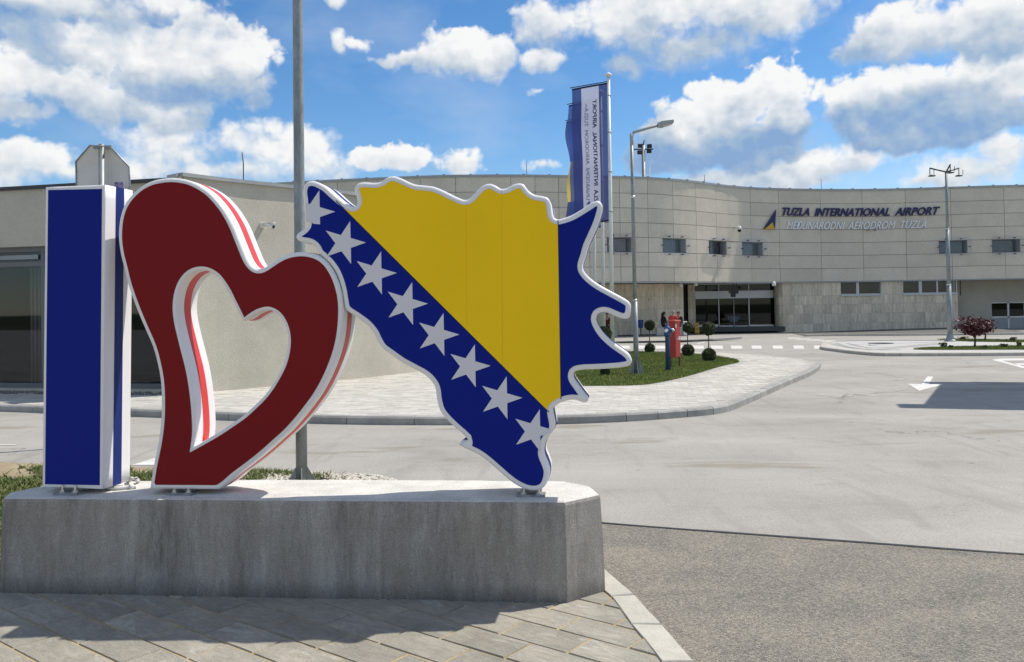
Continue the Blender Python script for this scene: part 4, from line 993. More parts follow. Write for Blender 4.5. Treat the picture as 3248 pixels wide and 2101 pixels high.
slab(sR0, sR1, -.35, SOF-.02, -1.3, -1.2, 24).build('wall', DARKJ, tb)
# rounded corner into the entrance
pc = W3(sR0, 0, -.12); pd = Vector((dr.x+.02, DY-.05, 0)); tan_ = (W3(sR0+.3, 0, -.12)-pc).normalized()
cor = [pc.lerp(pc-tan_*1.25, t_).lerp((pc-tan_*1.25).lerp(pd, t_), t_) for t_ in np.linspace(0, 1, 6)][::-1]
for i in range(5):
    a_, b_ = cor[i], cor[i+1]
    for r_i in range(5):
        d_ = b_-a_; c = (a_+b_)/2; n_ = Vector((d_.y, -d_.x, 0)).normalized()*.04
        MB().box((c.x-n_.x, c.y-n_.y, (zrow[r_i]+zrow[r_i+1])/2), (d_.length-.004, .08, zrow[r_i+1]-zrow[r_i]-.006), math.atan2(d_.y, d_.x)).build('travertine_slab', TRAV, tb)
for (s0, s1), muls in zip(Wt, (((2718, 2727),), ((2915, 2925), (2971, 2976)))):
    mb = MB()
    q_ = slab(s0, s1, WZ-.05, WZ+.03, -.3, -.06, 2); mb.add(q_.v, q_.f)
    for m0, m1 in muls: q_ = slab(S_of(m0), S_of(m1), WZ+.03, SOF-.06, -.3, -.22, 1); mb.add(q_.v, q_.f)
    q_ = slab(s0, s0+.05, WZ+.03, SOF-.06, -.3, -.2, 1); mb.add(q_.v, q_.f); q_ = slab(s1-.05, s1, WZ+.03, SOF-.06, -.5, -.2, 1); mb.add(q_.v, q_.f)
    q_ = slab(s0, s1, WZ+.03, WZ+.09, -.29, -.23, 2); mb.add(q_.v, q_.f)
    wf = mb.build('window', ALU, tb)
    slab(s0, s1, WZ, SOF-.06, -.27, -.26, 2).build('pane', GLASS, wf); slab(s0, s1, WZ, SOF-.06, -1.1, -1.05, 2).build('blind', BLACK, wf)
# ---- recessed plain wall with a white door at the far right
RY = 55.2; xa, xb = P(3030, 900, RY).x, P(3700, 900, RY).x; du0, du1 = P(3119.6, 0, RY).x, P(3228.6, 0, RY).x; dzb = P(3170, 1047, RY).z; dzt = P(3170, 959, RY).z; xo = P(3231, 0, RY).x; xo1 = xo+2.6
mb = MB()
mb.box(((xa+du0)/2, RY+.15, 1.2), (du0-xa, .3, 3.4)); mb.box(((du0+xo1)/2, RY+.15, (dzt+SOF)/2), (xo1-du0, .3, SOF-dzt)); mb.box(((xo1+xb)/2, RY+.15, 1.2), (xb-xo1, .3, 3.4))
p = W3(sR1, 0, -.2); mb.box((p.x-.1, (p.y+RY)/2+.1, 1.25), (.2, RY-p.y, 3.3))
mb.build('recessed_wall', STUCCO, tb)
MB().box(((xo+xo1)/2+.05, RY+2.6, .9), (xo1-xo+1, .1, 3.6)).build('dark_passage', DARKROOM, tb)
wd_ = thing('x', (0, 0, 0), None, None); bpy.data.objects.remove(wd_)
mb = MB(); fw = du1-du0
def bx(x0, x1, z0, z1, y, t_): return ((x0+x1)/2, y, (z0+z1)/2), (x1-x0, t_, z1-z0)
zm = dzb+(dzt-dzb)*.46; xm = du0+fw*.5
for a_ in ((du0, du0+.04, dzb, dzt), (xm-.06, xm+.06, dzb, dzt), (du1-.10, du1, dzb, dzt), (du0, du1, dzt-.07, dzt), (du0, du1, dzb, dzb+.06), (du0, du1, zm-.05, zm+.05)): mb.box(*bx(*a_, RY+.1, .1))
wd = mb.build('glazed_door', WPAINT, tb)
mb = MB(); mb.box(*bx(du0+.04, xm-.06, dzb+.06, zm-.05, RY+.11, .04)); mb.box(*bx(xm+.06, du1-.1, dzb+.06, zm-.05, RY+.11, .04)); mb.build('door_panel', GREYP, wd)
for a_ in ((du0+.04, xm-.06), (xm+.06, du1-.1)): MB().box(*bx(*a_, zm+.05, dzt-.07, RY+.11, .012)).build('pane', GLASSD, wd)
MB().box(((du0+du1)/2, RY+.9, (dzb+dzt)/2), (fw+.4, .1, dzt-dzb+.4)).build('door_lobby', DARKROOM, tb)
p = W3(S_of(3040), 0, -.35); MB().tube([(p.x+.45, p.y+.5, SOF-.1), (p.x+.45, p.y+.5, 1.9)], .03, 6).build('drain_pipe', DARKM, tb)
fr = [W3(s, SOF-.035, -.3) for s in np.linspace(S_of(3020), TL[-1]-.1, 30)]
MB().sheet([tuple(p) for p in fr]+[(xb, RY+1, SOF-.035), (xa-1, RY+1, SOF-.035)]).build('porch_ceiling', GREYP, tb)
# low kerb in front of the right wing
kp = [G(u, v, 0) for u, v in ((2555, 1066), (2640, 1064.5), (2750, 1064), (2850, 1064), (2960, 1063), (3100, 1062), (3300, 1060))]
mb = MB()
for a_, b_ in zip(kp[:-1], kp[1:]): d_ = b_-a_; c = (a_+b_)/2; mb.box((c.x, c.y+.1, c.z+.0), (d_.length+.01, .2, .13), math.atan2(d_.y, d_.x))
structure(mb.build('forecourt_kerb', KERBN))
structure(MB().sheet([(p.x, p.y+.15, p.z+(.05 if i else RZ+.004)) for i, p in enumerate(kp)]+[(kp[-1].x+4, 56.5, kp[-1].z+.05), (kp[0].x+2, 54, zs(54)+RZ+.004)]).build('forecourt', mat('shadow_forecourt', (.10, .10, .095), .85, var=.12, vs=2, world=True)))  # dark colour stands in for the terminal's shadow along the wall

# ---- things on the facade
def dome_camera(s, z):
    p = W3(s, z, .0); e = W3(s, z, .42); r_ = thing('security_camera', W3(s, z, 0), 'white dome security camera on a bracket above the small facade windows', 'camera')
    MB().tube([p, W3(s, z+.02, .2), e], .035, 8).build('bracket', WPAINT, r_)
    MB().lathe(e+Vector((0, 0, -.18)), [(.05, .22), (.11, .16), (.125, .06), (.125, .02)], 14).build('housing', WPAINT, r_)
    MB().lathe(e+Vector((0, 0, -.32)), [(.03, 0), (.09, .05), (.115, .12), (.115, .16)], 14).build('lens', BLACK, r_)
s_, z_ = at_wall(2329, 722); dome_camera(s_, z_)
for x, lab in ((2760.5, 'left one of two small floodlights under the silver airport letters'), (2781, 'right one of two small floodlights under the silver airport letters')):
    s_, z_ = at_wall(x-8, 731); r_ = thing('floodlight', W3(s_, z_, 0), lab, 'floodlight', group='small floodlights under the facade letters')
    MB().tube([W3(s_, z_, -.02), W3(s_, z_, .12)], .02, 6).build('arm', DARKM, r_); p = W3(s_, z_, .2); MB().lathe(p+Vector((0, 0, -.05)), [(.05, 0), (.075, .03), (.075, .09), (.03, .12)], 10).build('lamp_head', ZINC, r_)
for u, v, hgt, lab in ((1688, 528, .95, 'thin lightning rod on the terminal roof behind the map sign'), (2290, 562, .75, 'thin lightning rod on the terminal roof left of the airport lettering'), (2640, 575, .8, 'thin lightning rod on the terminal roof above the airport lettering')):
    s_ = S_of(u); p = W3(s_, RZF, -1.2); r_ = thing('lightning_rod', p, lab, 'lightning rod', group='lightning rods on the terminal roof')
    MB().tube([p+Vector((0, 0, -.4)), p+Vector((0, 0, hgt))], .016, 6).build('rod', DARKM, r_); MB().box(p+Vector((0, 0, -.3)), (.3, .3, .12)).build('foot', KERB, r_)

# ================================================================== LOW BUILDING ON THE LEFT
lb = thing('office_building', (-8, 17, .07), 'low grey plastered building with dark windows and a curved end wall', 'building')
LH = 4.1
fa0, fa1 = Vector((-16., 18.45)), Vector(P(585, 1200, 16.15).xy)
A0 = Vector(P(0, 1200, 17.1).xy); dirf = (fa1-A0).normalized(); fa0 = A0-dirf*7; nf = Vector((dirf.y, -dirf.x)); angf = math.atan2(dirf.y, dirf.x)
def FB(a0, a1, z0, z1, d0, d1):                      # box along the window front; distance along from A0, d = in front
    c = A0+dirf*((a0+a1)/2)+nf*((d0+d1)/2); return (c.x, c.y, (z0+z1)/2), (a1-a0, d1-d0, z1-z0), angf
def along(u, v=1000):                                # pixel column -> distance along the front
    d = ray(u, v); p = A0; den = d.x*nf.x+d.y*nf.y; t_ = (p.x*nf.x+p.y*nf.y)/den; q_ = Vector((d.x*t_, d.y*t_)); return (q_-A0).dot(dirf), CH+d.z*t_
aE = (fa1-A0).dot(dirf)
_, zw1 = along(60, 783); _, zw0 = along(60, 1233); _, ztr = along(60, 838)
mb = MB(); mb.box(*FB(-7, aE, zw1, LH, -.3, 0)); mb.box(*FB(-7, aE, 0., zw0, -.3, 0))
mb.build('wall', STUCCO, lb)
mb = MB(); mb.box(*FB(-7.1, aE+.02, LH, LH+.07, -.4, .06)); mb.build('coping', DARKM, lb)
mul = [along(u)[0] for u in (-420, 128, 560)]
mu = along(121)[0]; mu2 = along(137)[0]
frm = MB()
for a_ in ((-7, aE, zw0, zw0+.10), (-7, aE, zw1-.10, zw1), (-7, aE, ztr-.05, ztr+.05)): frm.box(*FB(*a_, -.22, -.12))
edges_ = [-6.0, -4.2, -2.4, mu-1.9*1.05, mu, mu+1.85, mu+3.7]
for e_ in edges_:
    if e_ < aE: frm.box(*FB(e_-.045, e_+.045, zw0+.1, zw1-.1, -.21, -.13))
wf = frm.build('window_frame', FRAMEG, lb)
for e0_, e1_ in zip(edges_, edges_[1:]+[aE]):
    e1_ = min(e1_, aE)
    if e1_-e0_ < .2: continue
    MB().box(*FB(e0_+.045, e1_-.045, zw0+.1, ztr-.05, -.18, -.165)).build('pane', GLASS, wf); MB().box(*FB(e0_+.045, e1_-.045, ztr+.05, zw1-.1, -.18, -.165)).build('pane', GLASS, wf)
    if e0_ < mu+.1: MB().box(*FB(e0_+.2, e1_-.12, ztr+.1, zw1-.16, -.14, -.135)).build('roller_blind', BLIND, wf)
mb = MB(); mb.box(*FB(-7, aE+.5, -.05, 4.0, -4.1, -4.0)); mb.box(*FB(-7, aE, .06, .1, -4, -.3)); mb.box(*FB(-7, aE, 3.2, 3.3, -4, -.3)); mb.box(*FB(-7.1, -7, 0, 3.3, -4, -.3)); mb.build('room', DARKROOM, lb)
mb = MB(); CUR = mat('pale_curtain', (.20, .20, .18), .9)
for k in range(14):
    a_ = along(40)[0]+k*.05; mb.tube([tuple(A0+dirf*a_-nf*(.5+.03*(k % 2)))+(.15,), tuple(A0+dirf*a_-nf*(.5+.03*(k % 2)))+(3.2,)], .03, 6)
mb.build('curtain', CUR, lb)
# office chair and white table behind the glass
def indoor(u, d_): a_ = along(u)[0]; return A0+dirf*a_-nf*d_
p = indoor(70, 1.3); ch = thing('office_chair', (p.x, p.y, .1), 'dark office chair with armrests behind the left window', 'chair')
mb = MB(); mb.box((p.x, p.y, .55), (.5, .5, .08), angf, .02); mb.build('seat', BLACK, ch)
mb = MB(); mb.box((p.x-.25, p.y, .95), (.09, .48, .65), angf+.1, .02); mb.build('backrest', BLACK, ch)
mb = MB(); mb.tube([(p.x-.22, p.y-.27, .8), (p.x+.25, p.y-.27, .78), (p.x+.25, p.y-.27, .55)], .02, 6); mb.build('armrest', BLACK, ch)
mb = MB(); mb.tube([(p.x, p.y, .1), (p.x, p.y, .52)], .03, 6); mb.box((p.x, p.y, .12), (.6, .07, .05)); mb.box((p.x, p.y, .12), (.07, .6, .05)); mb.build('leg', BLACK, ch)
for u, lab in ((108, 'small white table beside the office chair behind the left window'), (488, 'small white table behind the window seen left of the heart')):
    p = indoor(u, .9); tt = thing('side_table', (p.x, p.y, .1), lab, 'table', group='small white tables behind the windows')
    MB().box((p.x, p.y, .62), (.55, .5, .05), angf, .01).build('tabletop', WPAINT, tt)
    for dx, dy in ((-.23, -.2), (.23, -.2), (.23, .2), (-.23, .2)):
        q_ = p+dirf*dx-nf*dy; MB().box((q_.x, q_.y, .35), (.05, .05, .5), angf).build('leg', WPAINT, tt)
# curved plaster wall
wb = [(585, 1240), (640, 1243), (689, 1241), (800, 1232), (945, 1219), (1091, 1206), (1190, 1196), (1289, 1184), (1340, 1178)]
wp_ = [Vector(G(u, v, .08).xy) for u, v in wb]; wp_[0] = Vector(P(577, 1000, 15.75).xy); wp_.append(wp_[-1]+(wp_[-1]-wp_[-2]).normalized()*1.5+Vector((0, .5)))
PW = smooth_loop(wp_, .25, closed=False)
for _ in range(20): PW = [PW[0]]+[(PW[i-1]+PW[i]*2+PW[i+1])/4 for i in range(1, len(PW)-1)]+[PW[-1]]
def wallstrip(path, z0, z1, o0, o1):
    vs = []; n = len(path)
    for i, p in enumerate(path):
        t_ = (path[min(i+1, n-1)]-path[max(i-1, 0)]).normalized(); n_ = Vector((t_.y, -t_.x))
        for o, z in ((o0, z0), (o1, z0), (o1, z1), (o0, z1)): vs.append((p.x+n_.x*o, p.y+n_.y*o, z))
    fs = [(i*4+k, i*4+(k+1) % 4, (i+1)*4+(k+1) % 4, (i+1)*4+k) for i in range(n-1) for k in range(4)]+[(3, 2, 1, 0), tuple((n-1)*4+k for k in range(4))]
    return MB().add(vs, fs)
zt0 = P(593, 548, 15.75).z
wallstrip(PW, -.05, zt0-.07, -.4, 0).build('end_wall', STUCCO, lb)
wallstrip(PW, zt0-.07, zt0, -.45, .07).build('coping', COPING, lb)
p0 = PW[0]; q0 = p0+Vector((-.32, .9)); q1 = p0+Vector((-.05, 6))
MB().prism([p0+Vector((.05, .02)), p0+Vector((.3, 1)), q0+Vector((.3, 0)), q0], lambda x, y, h: (x, y, h), -.05, zt0-.07).build('end_wall', STUCCO, lb)
MB().prism([p0+Vector((-.07, -.03)), p0+Vector((.3, 1)), q0+Vector((.3, 0)), q0+Vector((-.07, 0))], lambda x, y, h: (x, y, h), zt0-.068, zt0-.002).build('coping', COPING, lb)
MB().sheet([(fa0.x, fa0.y+.3, LH-.12)]+[(A0+dirf*aE-nf*.2).to_tuple()+(LH-.12,)]+[(p.x-.1, p.y+.3, LH-.12) for p in PW[::4]]+[(-1, 34, LH-.12), (-40, 34, LH-.12)]).build('roof', COPING, lb)
mb = MB(); 
for k, (u, v, h_) in enumerate(((771, 543, .78), )):
    p = P(u, 560, 18.5); r_ = thing('roof_antenna', (p.x, p.y, LH-.1), 'thin whip antenna on the roof of the low plastered building', 'antenna')
    MB().tube([(p.x, p.y, LH-.2), (p.x+.01, p.y, P(u, 520, 18.5).z), (p.x-.015, p.y, P(u, 484, 18.5).z)], .012, 6).build('rod', DARKM, r_); MB().box((p.x, p.y, LH-.1), (.14, .14, .2)).build('foot', DARKM, r_)
# bullet camera on the plaster wall
i = min(range(len(PW)), key=lambda k: abs(vpx(Vector((PW[k].x, PW[k].y, 3)))[0]-822)); p = PW[i]; zc = P(822, 716, p.y).z
t_ = (PW[i+1]-PW[i-1]).normalized(); n_ = Vector((t_.y, -t_.x)); bc = thing('security_camera', (p.x, p.y, zc), 'white bullet security camera on the plaster wall above the heart', 'camera')
p3 = Vector((p.x, p.y, zc)); n3 = Vector((n_.x, n_.y, 0))
MB().box(p3+n3*.03, (.1, .1, .1), math.atan2(t_.y, t_.x), .01).build('mount', WPAINT, bc); MB().tube([p3+n3*.03, p3+n3*.10+Vector((.03, 0, -.01))], .025, 8).build('bracket', WPAINT, bc)
a_ = p3+n3*.11+Vector((-.02, 0, .02)); dcam = Vector((.95, -.25, -.28)).normalized()
MB().tube([a_, a_+dcam*.22], .045, 10).build('housing', WPAINT, bc); MB().tube([a_+dcam*.222, a_+dcam*.24], .036, 10).build('lens', BLACK, bc)
MB().box(a_+dcam*.12+Vector((0, 0, .05)), (.26, .1, .012), math.atan2(dcam.y, dcam.x)).build('sunshield', WPAINT, bc)
# gravel drip strip below the windows
X, Y = [], []
mb = MB()
for k in range(700):
    a_ = random.uniform(-5, aE); d_ = random.uniform(.05, .5); c = A0+dirf*a_+nf*d_; s = random.uniform(.015, .03)
    mb.add([(c.x+v.x*s*1.3, c.y+v.y*s, .08+s*.4+v.z*s*.7) for v in iv], fi)
tag(stuff(mb.build('drip_gravel', mat('grey_pebbles', (.16, .15, .14), .85, var=.4, vs=20), fix=False)), 'dark gravel strip at the foot of the window front', 'gravel')

# ================================================================== POLES, FLAGS, LAMPS
def gussets(root, c, r0, h, wd, m_, n=4, a0=.4):
    for k in range(n):
        a_ = a0+k*2*math.pi/n; d_ = Vector((math.cos(a_), math.sin(a_), 0)); t_ = Vector((-d_.y, d_.x, 0))*.006
        pts = [c+d_*r0, c+d_*(r0+wd), c+d_*(r0+wd)+Vector((0, 0, .02)), c+d_*(r0)+Vector((0, 0, h))]
        MB().add([p+t_ for p in pts]+[p-t_ for p in pts], [(0, 1, 2, 3), (7, 6, 5, 4), (0, 4, 5, 1), (1, 5, 6, 2), (2, 6, 7, 3), (3, 7, 4, 0)]).build('gusset', m_, root)
    MB().box(c+Vector((0, 0, -.004)), (2*(r0+wd)*.8, 2*(r0+wd)*.8, .016), .3).build('base_plate', m_, root)
# tall pole behind the sign (its lamp is far above the picture)
pc = P(957, 1526, 7.9); pc.z = -.01; ptop = P(944, 0, 7.9); d_ = (ptop-pc); 
rp = thing('lamp_pole', pc, 'tall thick galvanised pole standing right behind the heart sign', 'lamp pole')
pt = lambda z: pc+d_*(z/d_.z)
MB().tube([pt(0), pt(1.2), pt(4.5), pt(7.6)], [.052, .0515, .046, .040], 20).build('pole', STEEL, rp)
gussets(rp, pc, .05, .17, .085, STEEL, 4, .25)
mb = MB(); mb.tube([pt(7.6), pt(7.75)+Vector((.1, 0, .03)), pt(7.95)+Vector((1.2, .1, .1))], .028, 8); mb.build('arm', STEEL, rp)
q_ = pt(7.95)+Vector((1.4, .12, .13)); MB().box(q_, (.55, .22, .07), .05, .02).build('lamp_head', GREYP, rp)
MB().tube([pc+Vector((.12, .1, 0)), pc+Vector((.16, .1, .04)), pc+Vector((.21, .1, .035)), pc+Vector((.22, .1, -.01))], .008, 6).build('earth_cable', DARKM, rp)
# street lamp on the lawn
pc = G(2019, 1187, .084); ptop = P(2003, 424, pc.y); d_ = ptop-pc
rl = thing('street_lamp', pc, 'galvanised street lamp with one bent arm on the lawn by the flagpoles', 'street lamp')
pt = lambda f_: pc+d_*f_
MB().tube([pt(0), pt(.30)], [.058, .056], 14).build('pole', STEEL, rl); MB().tube([pt(.30), pt(.31)], .048, 14).build('collar', BOLT, rl)
MB().tube([pt(.31), pt(.73), pt(.98)], [.044, .040, .034], 14).build('pole', STEEL, rl); MB().tube([pt(.73), pt(.74)], .046, 14).build('collar', BOLT, rl)
ae = P(2086, 398, pc.y-.15); MB().tube([pt(.95), pt(1.0)], .040, 12).build('collar', GREYP, rl); MB().tube([pt(.985), pt(1.0)+Vector((.04, 0, .02)), ae], .032, 10).build('arm', GREYP, rl)
he = P(2134, 388, pc.y-.2); dd_ = he-ae
lh = MB(); s_ = dd_.normalized(); t_ = Vector((0, 1, 0)); u_ = s_.cross(t_).normalized()*-1
def lampbox(a_, b_, w0, w1, h0, h1):
    vs = [p+t_*x*w_+Vector((0, 0, 1))*z*h_ for p, w_, h_ in ((a_, w0, h0), (b_, w1, h1)) for x, z in ((-1, -1), (1, -1), (1, 1), (-1, 1))]; return vs, [(0, 1, 2, 3), (7, 6, 5, 4), (0, 4, 5, 1), (1, 5, 6, 2), (2, 6, 7, 3), (3, 7, 4, 0)]
MB().add(*lampbox(ae, ae+dd_*.25, .05, .08, .05, .06)).build('lamp_holder', GREYP, rl); MB().add(*lampbox(ae+dd_*.2, he, .13, .13, .055, .03)).build('lamp_head', GREYP, rl)
MB().add(*lampbox(ae+dd_*.3+Vector((0, 0, -.055)), he-dd_*.08+Vector((0, 0, -.035)), .09, .09, .012, .01)).build('diffuser', mat('lamp_glass', (.6, .6, .58), .3), rl)
gussets(rl, pc, .055, .32, .13, STEEL, 4, .1)
# three-armed lamp on the island at the right
pc = G(3014, 1083, .05); ptop = P(3001, 546, pc.y); d_ = ptop-pc
r3 = thing('street_lamp', pc, 'grey street lamp with three lamp arms on the traffic island', 'street lamp')
pt = lambda f_: pc+d_*f_
MB().tube([pt(0), pt(.33)], [.095, .085], 14).build('pole', STEEL, r3); MB().tube([pt(.33), pt(.66)], [.075, .068], 14).build('pole', STEEL, r3); MB().tube([pt(.66), pt(1)], [.058, .045], 14).build('pole', STEEL, r3)
for f_ in (.33, .66): MB().tube([pt(f_), pt(f_+.008)], .088 if f_ < .5 else .07, 12).build('collar', BOLT, r3)
MB().lathe(pc, [(.22, 0), (.22, .03), (.16, .08), (.10, .30)], 8, False).build('base_cover', STEEL, r3)
for (u, v, yo) in ((2949, 534, 0.), (3014, 523, -1.0), (3041, 534, .5)):
    e = P(u, v, pc.y+yo); MB().tube([pt(1), e], .03, 8).build('arm', DARKM, r3)
    hd_ = e+Vector((.06 if u < 2990 else (-.02), 0, -.28)); MB().tube([e, e+Vector((0, 0, -.26))], .018, 6).build('hanger', DARKM, r3); MB().tube([e+Vector((.16, 0, -.06)), e+Vector((.16, 0, -.26))], .012, 6).build('hanger', DARKM, r3)
    MB().lathe(hd_+Vector((.02, 0, -.02)), [(.03, .04), (.12, .015), (.14, -.01), (.13, -.022)], 14).build('lamp_head', DARKM, r3)
# floodlight mast behind the terminal
MY = 74.; r_ = thing('floodlight_mast', (P(2043, 700, MY).x, MY, zs(MY)), 'distant floodlight mast with four lamps rising behind the terminal roof', 'floodlight mast')
x = P(2042, 560, MY).x; zt = P(2042, 462, MY).z
MB().tube([(x, MY, zs(MY)), (x, MY, zt)], [.22, .15], 10).build('mast', STEEL, r_)
mb = MB(); x2 = P(2053, 560, MY).x
for dx in (0, .22): mb.tube([(x2+dx, MY, 4), (x2+dx, MY, zt-3.2+dx*6)], .03, 6)
for k in range(10): mb.box((x2+.11, MY, 8.6+k*.35), (.24, .03, .03))
mb.build('ladder', ZINC, r_)
mb = MB(); zb = P(2042, 474, MY).z; mb.box((x, MY, zb), (1.7, .1, .1)); mb.tube([(x, MY, zt), (x+.1, MY, zt+.5)], .05, 6); mb.build('crossbar', DARKM, r_)
for u, v, a_ in ((2031, 463, .2), (2060, 464, -.5), (2029, 484, .1), (2059, 480, -.2)):
    p = P(u, v, MY); MB().box(p, (.42, .2, .34), a_, .03).build('floodlight', BLACK, r_)
# flagpoles with hanging banners
FB_ = bpy.data.materials.new('banner_cloth')
def cloth(name, col, tr=.35):
    m = bpy.data.materials.new(name); m.use_nodes = True; t = NT(m.node_tree); b = m.node_tree.nodes['Principled BSDF']; b.inputs['Base Color'].default_value = (*col, 1); b.inputs['Roughness'].default_value = .8
    tl_ = t.n('ShaderNodeBsdfTranslucent'); tl_.inputs[0].default_value = (*col, 1); tp_ = t.n('ShaderNodeBsdfTransparent'); mx = t.n('ShaderNodeMixShader'); mx.inputs[0].default_value = .5; my = t.n('ShaderNodeMixShader'); my.inputs[0].default_value = tr
    o = m.node_tree.nodes['Material Output']; t.l(b.outputs[0], mx.inputs[1]); t.l(tl_.outputs[0], mx.inputs[2]); t.l(mx.outputs[0], my.inputs[1]); t.l(tp_.outputs[0], my.inputs[2]); t.l(my.outputs[0], o.inputs[0]); return m
CBLUE = cloth('banner_blue', (.035, .05, .19), .12); CBLU2 = cloth('banner_light_blue', (.04, .085, .30), .15); CWHITE = cloth('banner_white', (.48, .50, .62), .08); CYEL = cloth('banner_yellow', (.65, .52, .08), .15); CINK = mat('banner_ink', (.012, .015, .09), .8); CSEAM = mat('banner_hem', (.01, .012, .05), .8)
FH = 3.95
def banner(fp, root, kind, dirx, wd, amp, ztop, ph):
    ex = Vector((dirx[0], dirx[1], 0)).normalized(); ey = Vector((-ex.y, ex.x, 0))
    def fn(a_, h, o):                                # a: 0..wd away from the pole, h: 0..FH downwards
        f_ = a_/wd; dz = h/FH
        wv = amp*f_*math.sin(h*1.9+ph)*(.3+dz)+amp*.5*f_*math.sin(h*4.1+a_*3+ph)
        return tuple(fp+ex*(a_-amp*.35*f_*dz*math.cos(h*1.6+ph))+ey*(wv+o)+Vector((0, 0, ztop-h-.02*f_*wd)))
    def strip(a0, a1, m_, name='cloth', h0=0., h1=FH, o=0.):
        nu, nv = 6, 40; vs = [fn(a0+(a1-a0)*i/nu, h0+(h1-h0)*j/nv, o) for j in range(nv+1) for i in range(nu+1)]
        fs = [(j*(nu+1)+i, j*(nu+1)+i+1, (j+1)*(nu+1)+i+1, (j+1)*(nu+1)+i) for j in range(nv) for i in range(nu)]
        ob = MB().add(vs, fs, True).build(name, m_, root, fix=False); return ob
    off = .07
    if kind == 0:
        for a0, a1, m_ in ((0, .26, CBLUE), (.26, .74, CWHITE), (.74, 1, CBLUE)): strip(off+a0*(wd-off), off+a1*(wd-off), m_)
        for txt, a_, cap, bold, h0, h1, m_ in (('TUZLA  INTERNATIONAL  AIRPORT', .38, .125, .012, .42, 3.62, CINK), ('ME\u0110UNARODNI  AERODROM  TUZLA', .60, .115, -.012, .62, 3.62, mat('banner_outline_ink', (.10, .12, .26), .8)), ('d.o.o.', .605, .055, .0, .50, .60, CINK)):
            gl = glyphs(txt, bold); xs = [x for vs, fs in gl for x, y in vs]; ys_ = [y for vs, fs in gl for x, y in vs]; x0, x1, y0, y1 = min(xs), max(xs), min(ys_), max(ys_); mb = MB()
            for vs, fs in gl:
                for o in (-.006, .006):
                    q_ = [fn(off+a_*(wd-off)+cap/2-(y-y0)/(y1-y0)*cap, h1-(x-x0)/(x1-x0)*(h1-h0), o) for x, y in vs]
                    mb.add(q_, [tuple(f) for f in fs])
            mb.build('printed_text', m_, root, fix=False)
    elif kind == 1:
        strip(off, wd, CBLU2); 
    else:
        strip(off, wd, CBLUE, h0=0, h1=1.35); strip(off, wd, CYEL, h0=1.35, h1=2.75); strip(off, wd, CBLUE, h0=2.75, h1=FH)
    strip(off, wd, CSEAM, 'hem', 0, .05, .004); strip(off, wd, CSEAM, 'hem', FH-.05, FH, .004)
fl_lab = ['front white flagpole with the airport banner hanging from its top', 'middle white flagpole with a plain light blue banner', 'rear white flagpole with a blue and yellow banner']
for k, (u, Y_, utop, vtop) in enumerate(((1943, 24., 1930, 243), (1916, 26., 1905, 297), (1888, 28., 1882, 352))):
    b0 = P(u, 1075, Y_); b0.z = .08; tpp = P(utop, vtop, Y_); tpp = Vector((tpp.x, Y_, tpp.z)); bx_ = b0.copy(); bx_.x = b0.x+(b0.x-tpp.x)*.25; bx_.z = .08
    r_ = thing('flagpole', bx_, fl_lab[k], 'flagpole', group='flagpoles with banners beside the lawn'); d_ = tpp-bx_
    MB().tube([bx_, bx_+d_*.5, tpp], [.062, .052, .042], 12).build('pole', WPAINT, r_)
    MB().lathe(tpp, [(.06, 0), (.10, .02), (.10, .06), (.05, .09), (.01, .12)], 12).build('cap', WPAINT, r_)
    for f_ in (.93, .80, .66, .52): MB().lathe(bx_+d_*f_, [(.065, 0), (.065, .03)], 10).build('ring', GREYP, r_)
    zt_ = tpp.z-.16
    dirx = ((-.85, .48), (-.8, .55), (-.75, .6))[k]
    ex = Vector((dirx[0], dirx[1], 0)).normalized(); pa = tpp+Vector((0, 0, -.14)); MB().tube([pa, pa+ex*(1.2, 1.2, 1.13)[k]+Vector((0, 0, -.02))], .014, 6).build('banner_arm', DARKM, r_)
    off_ = d_*(2.0/d_.z)
    banner(Vector((tpp.x+.06, Y_, 0)), r_, k, dirx, (1.22, 1.22, 1.16)[k], (.05, .10, .15)[k], zt_, (0., 1.2, 2.2)[k])
# back of a traffic sign behind the letter I
SY = 10.6; oc = P(397, 543, SY); r_ = thing('road_sign', (oc.x, SY+.02, -.01), 'octagonal road sign seen from behind above the letter I', 'road sign')
o_px = [(224, 507), (275, 457.5), (345, 466), (397, 525.5), (399.5, 592), (350, 636), (275, 640), (226, 590)]
MB().prism([Vector((P(u, v, SY).x, P(u, v, SY).z)) for u, v in o_px], lambda x, z, h: (x, SY+.05+h+.22*abs(x-P(318, 500, SY).x), z), 0, .012).build('sign_plate', mat('sign_back', (.66, .65, .62), .5, var=.05, vs=4), r_)
mb = MB(); lp_ = [P(u, v, SY) for u, v in o_px]; lp_ = [Vector((p.x, SY+.045+.22*abs(p.x-P(318, 500, SY).x), p.z)) for p in lp_]
mb.tube(lp_+[lp_[0]], .010, 6); mb.build('rim', ZINC, r_)
x = P(322, 500, SY).x; MB().tube([(x, SY, -.01), (x, SY, P(322, 458, SY).z)], .035, 14).build('pole', STEEL, r_)
for v in (466, 600):
    z = P(322, v, SY).z; mb = MB(); mb.box((x, SY+.03, z), (.22, .03, .04)); mb.tube([(x-.05, SY-.045, z), (x+.05, SY-.045, z)], .012, 6); mb.build('clamp', ZINC, r_)
a_ = P(371, 585, SY-.03); MB().box((a_.x, SY+.03, a_.z), (.13, .012, .07), -.2).build('sticker', mat('purple_sticker', (.42, .38, .55), .5, col2=(.08, .03, .22), vs=28), r_)

